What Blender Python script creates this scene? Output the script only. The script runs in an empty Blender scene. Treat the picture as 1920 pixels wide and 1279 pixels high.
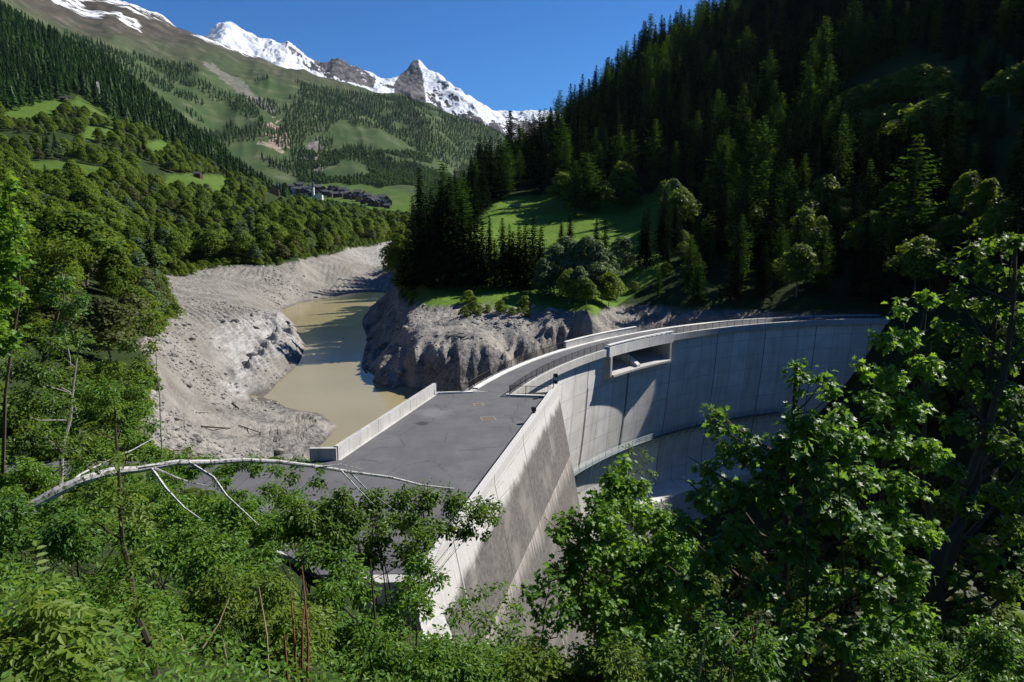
import bpy, math, random
import numpy as np
SC = bpy.context.scene
COL = SC.collection
# ------------------------------------------------------------------ camera
F = 1280.0; H = 22.0; PITCH = math.radians(10.6)
cam = bpy.data.objects.new('camera', bpy.data.cameras.new('camera'))
COL.objects.link(cam)
cam.location = (0, 0, H)
cam.rotation_euler = (math.pi/2 - PITCH, 0, 0)
cam.data.sensor_width = 36; cam.data.lens = 24
cam.data.clip_start = 0.1; cam.data.clip_end = 30000
SC.camera = cam
# ------------------------------------------------------------------ sky, sun, exposure
AZ = math.radians(30); EL = math.radians(41)
SUN = np.array([math.cos(AZ)*math.cos(EL), math.sin(AZ)*math.cos(EL), math.sin(EL)])
w = bpy.data.worlds.new('World'); SC.world = w; w.use_nodes = True
wn = w.node_tree; sky = wn.nodes.new('ShaderNodeTexSky')
sky.sky_type = 'NISHITA'; sky.sun_disc = False; sky.sun_elevation = EL
sky.sun_rotation = math.radians(90) - AZ
sky.altitude = 1500; sky.air_density = 1.0; sky.dust_density = 0.05; sky.ozone_density = 3.0
bg = wn.nodes['Background']; bg.inputs[1].default_value = 0.043
tint = wn.nodes.new('ShaderNodeMix'); tint.data_type = 'RGBA'; tint.blend_type = 'MULTIPLY'; tint.inputs[0].default_value = 1; tint.inputs[7].default_value = (.36, .90, 1.50, 1)
wn.links.new(sky.outputs[0], tint.inputs[6]); wn.links.new(tint.outputs[2], bg.inputs[0])
sl = bpy.data.lights.new('sun', 'SUN'); sl.energy = 5.0; sl.angle = math.radians(0.53); sl.color = (1, 0.95, 0.87)
so = bpy.data.objects.new('sun', sl); COL.objects.link(so)
from mathutils import Vector
so.rotation_euler = Vector(-SUN).to_track_quat('-Z', 'Y').to_euler()
SC.view_settings.view_transform = 'Standard'; SC.view_settings.look = 'None'
SC.view_settings.exposure = 0.8; SC.view_settings.gamma = 1.0
SC.render.engine = 'CYCLES'
cy = SC.cycles
cy.max_bounces = 5; cy.diffuse_bounces = 3; cy.glossy_bounces = 2; cy.transmission_bounces = 4
cy.transparent_max_bounces = 4; cy.volume_bounces = 0
cy.use_denoising = True
# ------------------------------------------------------------------ projection helpers
def te(px, py):
    u = (px-960)/F; v = (py-639.5)/F
    y = math.cos(PITCH) - v*math.sin(PITCH); z = -math.sin(PITCH) - v*math.cos(PITCH)
    return u/y, z/y
def at(px, py, z=None, Y=None):
    t, e = te(px, py)
    if Y is None: Y = (z-H)/e
    return (t*Y, Y, H+e*Y)
def project(x, y, z):
    zz = z-H
    d = y*math.cos(PITCH) - zz*math.sin(PITCH); up = y*math.sin(PITCH) + zz*math.cos(PITCH)
    d = np.maximum(d, 1e-3)
    return 960+F*x/d, 639.5-F*up/d
# ------------------------------------------------------------------ numpy noise
def _h(ix, iy, s):
    h = (ix.astype(np.int64)*374761393 + iy.astype(np.int64)*668265263 + s*974634777) & 0xffffffff
    h = ((h ^ (h >> 13))*1274126177) & 0xffffffff
    return ((h ^ (h >> 16)) & 0xffffff)/float(0xffffff)
def noise(x, y, s=0):
    ix = np.floor(x); iy = np.floor(y); fx = x-ix; fy = y-iy
    ix = ix.astype(np.int64); iy = iy.astype(np.int64)
    ux = fx*fx*(3-2*fx); uy = fy*fy*(3-2*fy)
    a = _h(ix, iy, s); b = _h(ix+1, iy, s); c = _h(ix, iy+1, s); d = _h(ix+1, iy+1, s)
    return (a*(1-ux)*(1-uy)+b*ux*(1-uy)+c*(1-ux)*uy+d*ux*uy)*2-1
def fbm(x, y, o=4, s=0, g=.5):
    r = 0; a = 1; n = 0
    for i in range(o):
        r = r + a*noise(x*(2**i)+i*17.3, y*(2**i)-i*9.1, s+i); n += a; a *= g
    return r/n
def ridged(x, y, o=4, s=0):
    r = 0; a = 1; n = 0
    for i in range(o):
        r = r + a*(1-np.abs(noise(x*(2**i)+i*5.7, y*(2**i)+i*3.9, s+i))*2); n += a; a *= .55
    return r/n
def sstep(a, b, x):
    t = np.clip((x-a)/(b-a), 0, 1); return t*t*(3-2*t)
def inpoly(x, y, poly):
    r = np.zeros(np.shape(x), bool); n = len(poly)
    for i in range(n):
        x0, y0 = poly[i]; x1, y1 = poly[(i+1) % n]
        if y0 == y1: continue
        c = ((y0 > y) != (y1 > y)) & (x < (x1-x0)*(y-y0)/(y1-y0)+x0)
        r ^= c
    return r
# ------------------------------------------------------------------ mesh helpers
def tag(o, label=None, cat=None, group=None, kind=None):
    if label: o['label'] = label
    if cat: o['category'] = cat
    if group: o['group'] = group
    if kind: o['kind'] = kind
    return o
def link(name, data, parent=None, loc=None):
    o = bpy.data.objects.new(name, data); COL.objects.link(o)
    if parent: o.parent = parent
    if loc is not None: o.location = loc
    return o
def thing(name, label, cat, loc=(0, 0, 0), rz=0, group=None):
    o = link(name, None, None, loc); o.rotation_euler = (0, 0, rz)
    return tag(o, label, cat, group)
def npmesh(name, V, Fc, mats=(), smooth=False, cols=None, uv=None, midx=None):
    """V (n,3); Fc (m,k) array or list of arrays with different k"""
    me = bpy.data.meshes.new(name)
    if not isinstance(Fc, (list, tuple)): Fc = [Fc]
    Fc = [np.asarray(f, np.int32) for f in Fc if len(f)]
    V = np.asarray(V, np.float32)
    nl = sum(f.size for f in Fc); nf = sum(len(f) for f in Fc)
    me.vertices.add(len(V)); me.loops.add(nl); me.polygons.add(nf)
    me.vertices.foreach_set('co', V.ravel())
    me.loops.foreach_set('vertex_index', np.concatenate([f.ravel() for f in Fc]))
    st = []; s = 0
    for f in Fc:
        st.append(s+np.arange(len(f))*f.shape[1]); s += f.size
    me.polygons.foreach_set('loop_start', np.concatenate(st).astype(np.int32))
    me.polygons.foreach_set('use_smooth', np.full(nf, bool(smooth)))
    if midx is not None: me.polygons.foreach_set('material_index', np.asarray(midx, np.int32))
    me.update(calc_edges=True)
    if cols:
        for k, c in cols.items():
            a = me.attributes.new(k, 'FLOAT_COLOR', 'POINT'); a.data.foreach_set('color', np.asarray(c, np.float32).ravel())
    if uv is not None:
        l = me.uv_layers.new(name='UVMap'); vi = np.concatenate([f.ravel() for f in Fc])
        l.data.foreach_set('uv', np.asarray(uv, np.float32)[vi].ravel())
    for m in mats: me.materials.append(m)
    return me
class MB:
    """collects boxes, prisms and tubes and links them as one mesh"""
    def __init__(s): s.v = []; s.f3 = []; s.f4 = []; s.n = 0
    def add(s, V, f4=(), f3=()):
        V = np.asarray(V, float).reshape(-1, 3)
        if len(f4): s.f4.append(np.asarray(f4)+s.n)
        if len(f3): s.f3.append(np.asarray(f3)+s.n)
        s.v.append(V); s.n += len(V)
    def box(s, c, size, rz=0):
        a = np.array([[x, y, z] for z in (-.5, .5) for x, y in ((-.5, -.5), (.5, -.5), (.5, .5), (-.5, .5))])*np.array(size)
        cr, sr = math.cos(rz), math.sin(rz)
        a = np.c_[a[:, 0]*cr-a[:, 1]*sr, a[:, 0]*sr+a[:, 1]*cr, a[:, 2]]+np.array(c)
        s.hexa(a)
    def hexa(s, a):
        s.add(a, [(3, 2, 1, 0), (4, 5, 6, 7), (0, 1, 5, 4), (1, 2, 6, 5), (2, 3, 7, 6), (3, 0, 4, 7)])
    def bar(s, p, q, wd, ht):   # horizontal-ish beam: width wd, height ht (bottom centre line p->q)
        p = np.array(p, float); q = np.array(q, float); d = q-p; n = np.array([-d[1], d[0], 0]); n = n/np.linalg.norm(n)*wd/2
        u = np.array([0, 0, ht])
        s.hexa(np.array([p-n, q-n, q+n, p+n, p-n+u, q-n+u, q+n+u, p+n+u]))
    def tube(s, P, R, k=5, cap=True):
        P = np.asarray(P, float); R = np.broadcast_to(np.asarray(R, float), (len(P),))
        T = np.gradient(P, axis=0); T /= np.maximum(np.linalg.norm(T, axis=1, keepdims=True), 1e-9)
        ref = np.array([0, 0, 1.]) if abs(T[0, 2]) < .8 else np.array([1., 0, 0])
        A = np.cross(T, ref); A /= np.maximum(np.linalg.norm(A, axis=1, keepdims=True), 1e-9)
        B = np.cross(T, A)
        an = np.arange(k)/k*2*np.pi
        V = P[:, None]+R[:, None, None]*(A[:, None]*np.cos(an)[None, :, None]+B[:, None]*np.sin(an)[None, :, None])
        n = len(P); i = np.arange(n-1)[:, None]*k; j = np.arange(k)[None]; j2 = (j+1) % k
        f = np.stack([i+j, i+j2, i+k+j2, i+k+j], -1).reshape(-1, 4)
        s.add(V.reshape(-1, 3), f)
        if cap:
            s.add(V[-1], f3=[(0, a, a+1) for a in range(1, k-1)]); s.add(V[0], f3=[(0, a+1, a) for a in range(1, k-1)])
    def mesh(s, name, mat, smooth=False):
        V = np.concatenate(s.v); fs = []
        if s.f4: fs.append(np.concatenate(s.f4))
        if s.f3: fs.append(np.concatenate(s.f3))
        return npmesh(name, V, fs, (mat,), smooth)
    def build(s, name, mat, parent=None, smooth=False):
        return link(name, s.mesh(name, mat, smooth), parent)
# ------------------------------------------------------------------ materials
class MN:
    def __init__(s, name):
        s.m = bpy.data.materials.new(name); s.m.use_nodes = True; s.t = s.m.node_tree
        s.N = s.t.nodes; s.L = s.t.links; s.b = s.N['Principled BSDF']; s.out = s.N['Material Output']
        s.b.inputs['Roughness'].default_value = .9; s.b.inputs['Specular IOR Level'].default_value = .25
    def n(s, typ, ins=None, **kw):
        nd = s.N.new(typ)
        for k, v in kw.items(): setattr(nd, k, v)
        for k, v in (ins or {}).items():
            sk = nd.inputs[k]
            if isinstance(v, bpy.types.NodeSocket): s.L.new(v, sk)
            else: sk.default_value = v
        return nd
    def noise(s, scale, vec=None, detail=4, rough=.55, col=False):
        d = {'Scale': scale, 'Detail': detail, 'Roughness': rough}
        if vec is not None: d['Vector'] = vec
        return s.n('ShaderNodeTexNoise', d).outputs[1 if col else 0]
    def math(s, op, a, b=0.0, c=0.0, clamp=False):
        return s.n('ShaderNodeMath', {0: a, 1: b, 2: c}, operation=op, use_clamp=clamp).outputs[0]
    def map(s, v, a, b, c=0.0, d=1.0):
        return s.n('ShaderNodeMapRange', {'Value': v, 'From Min': a, 'From Max': b, 'To Min': c, 'To Max': d}, interpolation_type='SMOOTHSTEP').outputs[0]
    def mix(s, f, a, b, mode='MIX'):
        nd = s.N.new('ShaderNodeMix'); nd.data_type = 'RGBA'; nd.blend_type = mode
        for k, v in ((0, f), (6, a), (7, b)):
            if isinstance(v, bpy.types.NodeSocket): s.L.new(v, nd.inputs[k])
            else: nd.inputs[k].default_value = (*v, 1) if isinstance(v, tuple) and len(v) == 3 else v
        return nd.outputs[2]
    def vec(s, which='Object'): return s.n('ShaderNodeTexCoord').outputs[which]
    def pos(s): return s.n('ShaderNodeNewGeometry').outputs['Position']
    def scale(s, v, sc):
        return s.n('ShaderNodeMapping', {'Vector': v, 'Scale': sc}).outputs[0]
    def bump(s, h, strength=.5, dist=.1):
        bn = s.n('ShaderNodeBump', {'Height': h, 'Strength': strength, 'Distance': dist})
        s.L.new(bn.outputs[0], s.b.inputs['Normal'])
    def base(s, c):
        if isinstance(c, tuple): s.b.inputs['Base Color'].default_value = (*c, 1)
        else: s.L.new(c, s.b.inputs['Base Color'])
        return s.m
def plain(name, c, rough=.8, var=.25, sc=3.0, metal=0):
    M = MN(name); nz = M.noise(sc, M.vec())
    a = tuple(x*(1-var) for x in c); b = tuple(min(1, x*(1+var)) for x in c)
    M.b.inputs['Roughness'].default_value = rough; M.b.inputs['Metallic'].default_value = metal
    return M.base(M.mix(nz, a, b))
# ================================================================== TERRAIN
CX, CY, RD = 85.3, 53.16, 89.6           # centre of the dam's arc, radius of its downstream crest edge
W = -14.0                                # reservoir level
def AW(px, py): return at(px, py, z=W)
S_near = [(0,-25,36),(0,0,20.3),(0,5,17.2),(0,10,14.0),(0,20,7.2),(0,30,1.0),(0,34,-2),(-20,0,22),(-20,20,9.5),(-20,35,3.2),(-20,44,-.3),(-20,50,-.6),
  (-40,0,27),(-40,30,9),(-40,44,1.5),(-40,50,-.4),(-40,57,-.6),(-60,0,33),(-60,40,11),(-60,52,3),(-60,60,-.4),(-80,60,9),(-80,30,20),(-110,60,22),(-30,25,9),
  (20,0,19),(20,20,2),(40,0,15),(40,30,-10),(60,0,12),(90,0,14),(90,40,-10),(120,0,25),(130,60,15),(-6,30,2),(-12,36,.2),(-15,42,-.5)]
U_px_w = [(580,852),(600,836),(634,800),(600,775),(520,752),(470,742),(455,705),(478,688),(520,658),(558,636),(545,600),(530,580),(560,568),(620,558),(700,553),(735,552),
  (712,566),(690,585),(680,610),(690,640),(678,690),(700,717),(740,737)]
U_pz = [(600,700,-19),(640,600,-18),(560,750,-18),(700,760,-19),(650,850,-19),(620,660,-19),(600,600,-17),
  # left bank, drained shore
  (330,490,0),(420,493,0),(500,492,0),(560,488,0),(600,476,0),(270,555,0),(300,600,-.3),(285,680,-.3),(280,740,-.5),(262,800,-.7),
  (400,520,-2.5),(350,560,-4),(440,560,-6),(520,540,-8),(600,530,-11),(640,540,-12.5),(480,600,-6.5),(520,612,-7),(440,600,-5),(400,640,-6),(450,640,-8),(420,690,-10),(440,720,-12),
  (545,622,-10),(500,655,-10.5),(330,640,-3),(330,700,-5),(380,730,-9),(360,790,-8.5),(450,780,-11.5),(530,790,-12.3),(590,800,-12.5),(560,830,-12),(480,830,-11),(400,840,-8),(350,850,-6),(300,830,-3),
  (700,525,-12.5),(740,505,-12),(700,500,-11),(650,500,-6),(700,458,0),(640,468,0),(740,448,0),(745,490,-6),(720,505,-8),(760,470,-10),
  # left hill near
  (190,605,2),(120,640,3.5),(200,560,5),(60,600,5),(0,600,7),(0,500,13),(100,520,9),(-200,600,12),(-300,500,13),(120,700,2),(0,700,5),(160,760,1),(40,800,2),
  # promontory rock
  (745,560,-3),(770,563,-1),(850,577,-1),(950,584,-1),(1050,584,-1),(1110,592,-1),(770,600,-3),(740,620,-6),(715,640,-10),(710,690,-11),(800,640,-5),(830,610,-3.2),(900,610,-3.2),(950,612,-3.5),(1000,605,-3),(1060,610,-3),
  (780,665,-7),(840,660,-6),(880,660,-5.6),(915,655,-5.2),(940,640,-5.6),(985,650,-6.5),(1040,630,-5),(1090,625,-5),(1150,620,-5),(1010,640,-6),(520,590,-6.5),(545,615,-9),(500,640,-8),(470,665,-9),(440,690,-9.5),(445,725,-12),(722,640,-9.5),(715,600,-9.5),(735,575,-5)]
U_xyz = [(-14,131,-14),(-8,124,-18),(0,128,-14.5),(10,136,-15),(18,141,-14),(28,146,-12),(0,118,-19),(-5,105,-19),(10,125,-19),(25,140,-19),(38,150,-10),(55,152,-6),(72,152,-2),(82,150,2),(70,146,-4),(-15,95,-19),(-22,75,-14),(-30,68,-6),(-22,64,-5),(-40,63,-1.2),(-16,66,-8),(-12,85,-18)]
def dome(px, py, Y): return at(px, py, Y=Y)
U_pY = [ # left hill: px, py, forward distance
  (150,480,235),(150,400,330),(60,325,450),(200,322,480),(150,300,560),(150,250,700),(150,200,820),(100,150,900),(100,95,1100),(0,150,850),(0,250,600),(0,400,300),(0,330,420),(-250,200,600),(-250,0,900),(-250,400,250),(-250,-200,1300),
  (300,440,430),(300,395,510),(300,345,620),(400,350,680),(300,300,760),(300,250,950),(300,205,1200),(400,280,1250),(400,330,900),(450,425,480),(480,352,1350),(500,400,680),(540,380,1100),(600,440,500),(600,400,850),(600,385,1400),(680,392,1400),(740,397,1400),(740,420,720),(700,440,600),
  (0,35,1100),(100,80,1150),(200,125,1200),(540,368,1450),
  (0,60,1500),(100,110,1500),(200,165,1550),(300,250,1650),(400,320,1700),(480,375,1700),
  (600,366,1750),(700,357,1800),(770,352,1850),(700,325,2200),(600,325,2100),(600,262,2500),(500,205,2700),(500,282,2200),(430,210,2500),(400,120,3100),(320,145,2700),(300,90,3100),(220,45,3100),(170,15,3300),(60,0,2800),(0,-60,2800),(-250,-300,2800),
  (800,305,2600),(860,330,2800),(900,322,3000),(950,332,3300),(800,225,3300),(900,255,3700),(980,280,4000),(700,185,3400),(600,158,3500),(500,125,3600),
  (170,-25,4000),(260,12,4000),(300,30,4050),(330,47,4050),(400,74,4100),(470,104,4100),(540,130,4100),(600,150,4100),(660,165,4100),(740,176,4100),(820,202,4100),(900,232,4100),(960,258,4100),(1020,290,4100),(1150,330,4100),(1900,200,4000),(-300,-350,4000),
  (170,120,4900),(400,180,4900),(600,250,4900),(900,330,4900),(1020,360,4900),
  # hidden valley behind the promontory
  (800,480,420),(800,430,700),(800,405,1300),(900,430,430),(900,420,750),(900,400,1300),(1010,350,650),(1010,370,1000),(1100,320,750),(1210,240,800),(1400,180,850),(1650,0,800),
  # promontory meadow and right slope
  (960,545,183),(880,545,182),(1060,550,185),(1150,545,190),(960,480,228),(1060,480,232),(960,430,268),(1080,430,270),(960,388,312),(930,385,312),(1010,372,330),(1100,395,295),(1180,395,300),(1200,450,245),(1215,510,192),(880,395,335),(870,420,312),
  (800,545,182),(790,480,225),(755,520,205),(820,420,250),(750,545,190),
  (1010,300,425),(940,345,360),(1100,235,450),(1210,125,490),(1210,200,410),(1210,300,345),(1300,100,480),(1360,55,490),
  (1300,560,165),(1400,562,162),(1300,450,225),(1400,450,212),(1400,350,270),(1400,200,350),(1500,-30,500),(1500,560,158),(1500,450,200),(1500,300,265),(1500,150,340),
  (1650,450,185),(1650,300,235),(1650,150,300),(1650,0,370),(1650,-150,460),(1920,600,120),(1920,450,140),(1920,300,170),(1920,150,215),(1920,0,280),(1920,-200,400),(2300,0,200),(2300,-250,350),(2300,300,130),(2300,600,90),(1700,560,148)]
EDGE = [(765,672,-8.5),(785,668,-7.5),(805,672,-7.4),(830,680,-7.2),(860,678,-6.8),(890,681,-7.5),(920,685,-8),(950,691,-9),(975,680,-9.5),(1005,664,-8),(1045,650,-7.5),(1085,640,-7)]
for a_, b_, c_ in EDGE:
    q_ = at(a_, b_, z=c_); U_xyz += [q_, (q_[0]-.3, q_[1]-2.6, -14.3), (q_[0], q_[1]-6, -17)]
U_pts = np.array(S_near + [AW(*p) for p in U_px_w] + [at(a, b, z=c) for a, b, c in U_pz] + U_xyz + [dome(*p) for p in U_pY], float)
D_pts = np.array(S_near + [(-5,38,-4),(-1,45,-12),(2,60,-22),(6,75,-28),(8,84,-30),(30,75,-40),(50,100,-40),(20,50,-34),(60,60,-38),(20,100,-38),(40,120,-38),(60,130,-30),(76,134,-12),(80,142,0),(86,130,-6),(95,120,-6),(100,80,-25),
   (100,150,12),(120,120,10),(85,150,5),(68,132,-22),(20,38,-14),(40,45,-26),(-3,40,-8),(10,34,-7)]
   + [dome(*p) for p in U_pY if p[0] > 1600 and p[2] < 250], float)
def qw(x, y): return x/(y+30.0)*2.4, np.log(y+30.0)
def rbf_fit(P):
    a, b = qw(P[:, 0], P[:, 1]); v = (P[:, 2]-H)/(P[:, 1]+30)
    A = np.sqrt((a[:, None]-a)**2+(b[:, None]-b)**2+.004**2)
    n = len(P); B = np.zeros((n+1, n+1)); B[:n, :n] = A-np.eye(n)*4e-4; B[n, :n] = 1; B[:n, n] = 1
    return a, b, np.linalg.solve(B, np.r_[v, 0])
def rbf_eval(fit, x, y):
    a0, b0, c = fit; sh = x.shape; x = x.ravel(); y = y.ravel(); out = np.empty(len(x))
    a, b = qw(x, y); a = a.astype(np.float32); b = b.astype(np.float32); cc = c.astype(np.float32)
    a0 = a0.astype(np.float32); b0 = b0.astype(np.float32)
    for i in range(0, len(x), 20000):
        s = slice(i, i+20000)
        out[s] = np.sqrt((a[s, None]-a0)**2+(b[s, None]-b0)**2+np.float32(.004**2))@cc[:-1]+cc[-1]
    return (H+out*(y+30)).reshape(sh)
fU = rbf_fit(U_pts); fD = rbf_fit(D_pts)
_an = np.radians(np.linspace(172, 60, 60))
Dpoly = [(-9, 30), (-9, 38), (-3, 78)] + [(CX+(RD+5.6)*math.cos(a), CY+(RD+5.6)*math.sin(a)) for a in _an if CX+(RD+5.6)*math.cos(a) > 0 and CX+(RD+5.6)*math.cos(a) < 84] + [(84, 145.5), (110, 150), (110, 20), (-9, 20)]
def base_height(x, y):
    m = inpoly(x, y, Dpoly)
    z = rbf_eval(fU, x, y)
    if m.any(): z[m] = rbf_eval(fD, x[m], y[m])
    return z, m
MEADOW = [(770,552),(830,500),(880,430),(895,400),(925,380),(960,366),(1040,366),(1130,380),(1230,360),(1250,400),(1240,500),(1215,530),(1150,575),(1120,592),(1000,592),(780,580)]
MEADOW2 = [[(40,340),(50,305),(110,300),(210,318),(230,335),(190,345),(100,348)],[(300,355),(320,325),(420,330),(450,350),(400,365)],[(120,655),(118,590),(190,572),(240,580),(275,610),(230,650)],
  [(560,392),(600,345),(680,340),(800,370),(790,400),(700,402)],[(150,180),(230,235),(215,245),(130,200)],[(0,200),(60,180),(130,190),(90,240),(0,235)],[(270,270),(310,262),(330,290),(290,300)],[(160,235),(220,245),(210,270),(150,262)]]
def zones(x, y, z, m):
    px, py = project(x, y, z)
    j = fbm(x*.03+7, y*.03, 3, 11)*8; k = fbm(x*.03, y*.03+9, 3, 12)*6
    PX = px+j; PY = py+k
    rock = sstep(-.2, -1.2, z+fbm(x*.12, y*.12, 3, 5)*.9)*(~m)*(y < 620)*(y > 55)
    grass = inpoly(PX, PY, MEADOW).astype(float)*(z > -2.2)
    soft = 0
    for q_ in range(6):
        ox = fbm(x*.02+q_*9, y*.02, 3, 60+q_)*22; oy = fbm(x*.02, y*.02+q_*7, 3, 80+q_)*9
        for p in MEADOW2: soft = soft+inpoly(px+ox, py+oy, p)/6.0
    grass = np.maximum(grass, soft*.42)
    far = sstep(1500, 1750, y)
    alp = far*1.0
    snowl = sstep(0, 1, (y > 3000)*(sstep(760, 1150, z+fbm(x*.004, y*.004, 4, 3)*260))*2.2-.2)*.75
    brown = far*sstep(520, 900, z+fbm(x*.003, y*.003, 4, 8)*150)
    # pale scree and cliffs on the far slope
    cliff = inpoly(PX+fbm(x*.02, y*.02, 3, 13)*14, PY+fbm(x*.02, y*.02, 3, 14)*14, [(488,275),(492,230),(520,222),(545,240),(548,280),(520,290)])*sstep(-.25, .15, fbm(x*.03, y*.02, 3, 15))
    cliff2 = inpoly(PX, PY, [(555,305),(575,265),(600,250),(612,290),(600,320)])*sstep(-.3, .2, fbm(x*.03, y*.02, 3, 16))
    cliff2 = np.maximum(cliff2, inpoly(PX, PY, [(375,115),(400,110),(455,140),(475,175),(520,200),(515,212),(470,190),(430,150)])*.55)
    return rock, grass, alp, snowl, brown, cliff, cliff2
qs = np.unique(np.round(np.concatenate([np.linspace(-1.5, -.95, 40), np.linspace(-.95, -.7, 70), np.linspace(-.7, .25, 420), np.linspace(.25, .95, 190), np.linspace(.95, 1.5, 40)]), 5))
ws = np.unique(np.concatenate([np.geomspace(3, 60, 60), np.linspace(60, 92, 50), np.linspace(92, 300, 320), np.geomspace(300, 730, 100), np.geomspace(730, 5000, 190)]))
Q, Wg = np.meshgrid(qs, ws); GX = Q*Wg; GY = Wg-30
GZ, GM = base_height(GX, GY)
# flat shelf for road and forecourt
shelf = inpoly(GX, GY, [(-62, 47), (-20, 40), (-4, 36), (-3, 58), (-17, 60), (-40, 60), (-62, 62)])
GZ = np.where(shelf & ~GM, np.minimum(GZ, -.35), GZ)
ZN = zones(GX, GY, GZ, GM)
rk = ZN[0]
n1 = ridged(GX*.06+3, GY*.06, 5, 21); n2 = fbm(GX*.35, GY*.35, 4, 22)
wall = sstep(60, 110, GY)
right = sstep(-60, -35, GX-(GY-180)*-.0)*sstep(300, 200, GY)     # promontory: rougher rock
_sl = np.hypot(np.gradient(GZ, axis=1)/np.maximum(np.gradient(GX, axis=1), .01), np.gradient(GZ, axis=0)/np.maximum(np.gradient(GY, axis=0), .01))
amp = rk*wall*(.3+(.25+1.5*sstep(.45, 1.1, _sl))*right)
above = sstep(-13.9, -12.5, GZ)
GZ = GZ+amp*above*((n1-.45)*1.8+n2*.55+ridged(GX*.22, GY*.22, 4, 24)*(.35+.55*right)-.1-.2*right)
# strata grooves running down the white headland and the near mud
u_ = GX*.35+GY*.6
ph = (GX+GY*.95)*.36+fbm(GX*.04, GY*.04, 3, 32)*2.2; ph2 = (GX*.9-GY*.55)*.42+fbm(GX*.07, GY*.07, 3, 33)*2.0
saw = ph-np.floor(ph); saw2 = ph2-np.floor(ph2)
mod = sstep(-.25, .25, fbm(GX*.045, GY*.045, 3, 34)); mod2 = sstep(-.15, .3, fbm(GX*.06+4, GY*.06, 3, 35))
GZ = GZ+rk*above*wall*((1-right)*(saw-.5)*(.35+.75*mod)+(.25+.75*right)*mod2*(saw2-.5)*1.25)
fr = ph*2.7+fbm(GX*.3, GY*.3, 2, 36); GZ = GZ+rk*above*wall*((fr-np.floor(fr))-.5)*.28
GZ = GZ+(1-rk)*fbm(GX*.15, GY*.15, 3, 41)*.18*sstep(2, 20, GY)*(GY < 500)
fa = sstep(450, 1500, GY)
GZ = GZ+fa*(ridged(GX*.0028+GY*.0008, GY*.0009, 4, 51)-.5)*40*sstep(1500, 2600, GY)+fa*fbm(GX*.008, GY*.005, 4, 52)*9
def zat(x, y):
    """terrain height by bilinear look-up"""
    x = np.atleast_1d(np.asarray(x, float)); y = np.atleast_1d(np.asarray(y, float))
    a = np.clip(np.interp(x/(y+30), qs, np.arange(len(qs))), 0, len(qs)-1.001); b = np.clip(np.interp(y+30, ws, np.arange(len(ws))), 0, len(ws)-1.001)
    i = a.astype(int); j = b.astype(int); fa_ = a-i; fb = b-j
    return (GZ[j, i]*(1-fa_)+GZ[j, i+1]*fa_)*(1-fb)+(GZ[j+1, i]*(1-fa_)+GZ[j+1, i+1]*fa_)*fb
def hit(px, py, y0=40, y1=4400):
    t, e = te(px, py)
    Y = np.geomspace(y0, y1, 1500); d = zat(t*Y, Y)-(H+e*Y)
    k = np.where(d > 0)[0]
    if len(k) == 0: return None
    k = k[0]; return (t*Y[k], Y[k], float(zat(t*Y[k], Y[k])[0]))
# occlusion from the viewpoint, per direction t = x/y
_ts = np.linspace(-1.3, 1.3, 500); _ys = np.geomspace(36, 4800, 420)
_T, _Y = np.meshgrid(_ts, _ys); _Z = zat((_T*_Y).ravel(), _Y.ravel()).reshape(_T.shape)
occ = np.maximum.accumulate((_Z-H)/_Y, axis=0)
def visible(x, y, ztop):
    a = np.clip(np.interp(x/y, _ts, np.arange(500)), 0, 499).astype(int); b = np.interp(y, _ys, np.arange(420)).astype(int)
    return (ztop-H)/y > occ[np.clip(b-1, 0, 419), a]
nr, nc = GZ.shape
idx = np.arange(nr*nc).reshape(nr, nc)
Fq = np.stack([idx[:-1, :-1], idx[:-1, 1:], idx[1:, 1:], idx[1:, :-1]], -1).reshape(-1, 4)
c1 = np.stack([ZN[0], ZN[1], ZN[2], np.ones_like(GZ)], -1).reshape(-1, 4)
c2 = np.stack([ZN[3], ZN[4], ZN[5], np.ones_like(GZ)], -1).reshape(-1, 4)
_px, _py = project(GX, GY, GZ); hl = 0
for q_ in range(5):
    hl = hl+inpoly(_px+fbm(GX*.06+q_*5, GY*.06, 3, 300+q_)*40, _py+fbm(GX*.06, GY*.06+q_*3, 3, 310+q_)*18, [(395,640),(440,598),(500,582),(545,585),(575,640),(480,700),(470,745),(410,745),(430,690)])/5.0
hl = np.maximum(hl*.75*(1-right)*rk, rk*sstep(400, 440, GY)*sstep(-14, -4, GZ+6)*.45)
c3 = np.stack([hl, ZN[6], right*rk, np.ones_like(GZ)], -1).reshape(-1, 4)
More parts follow.
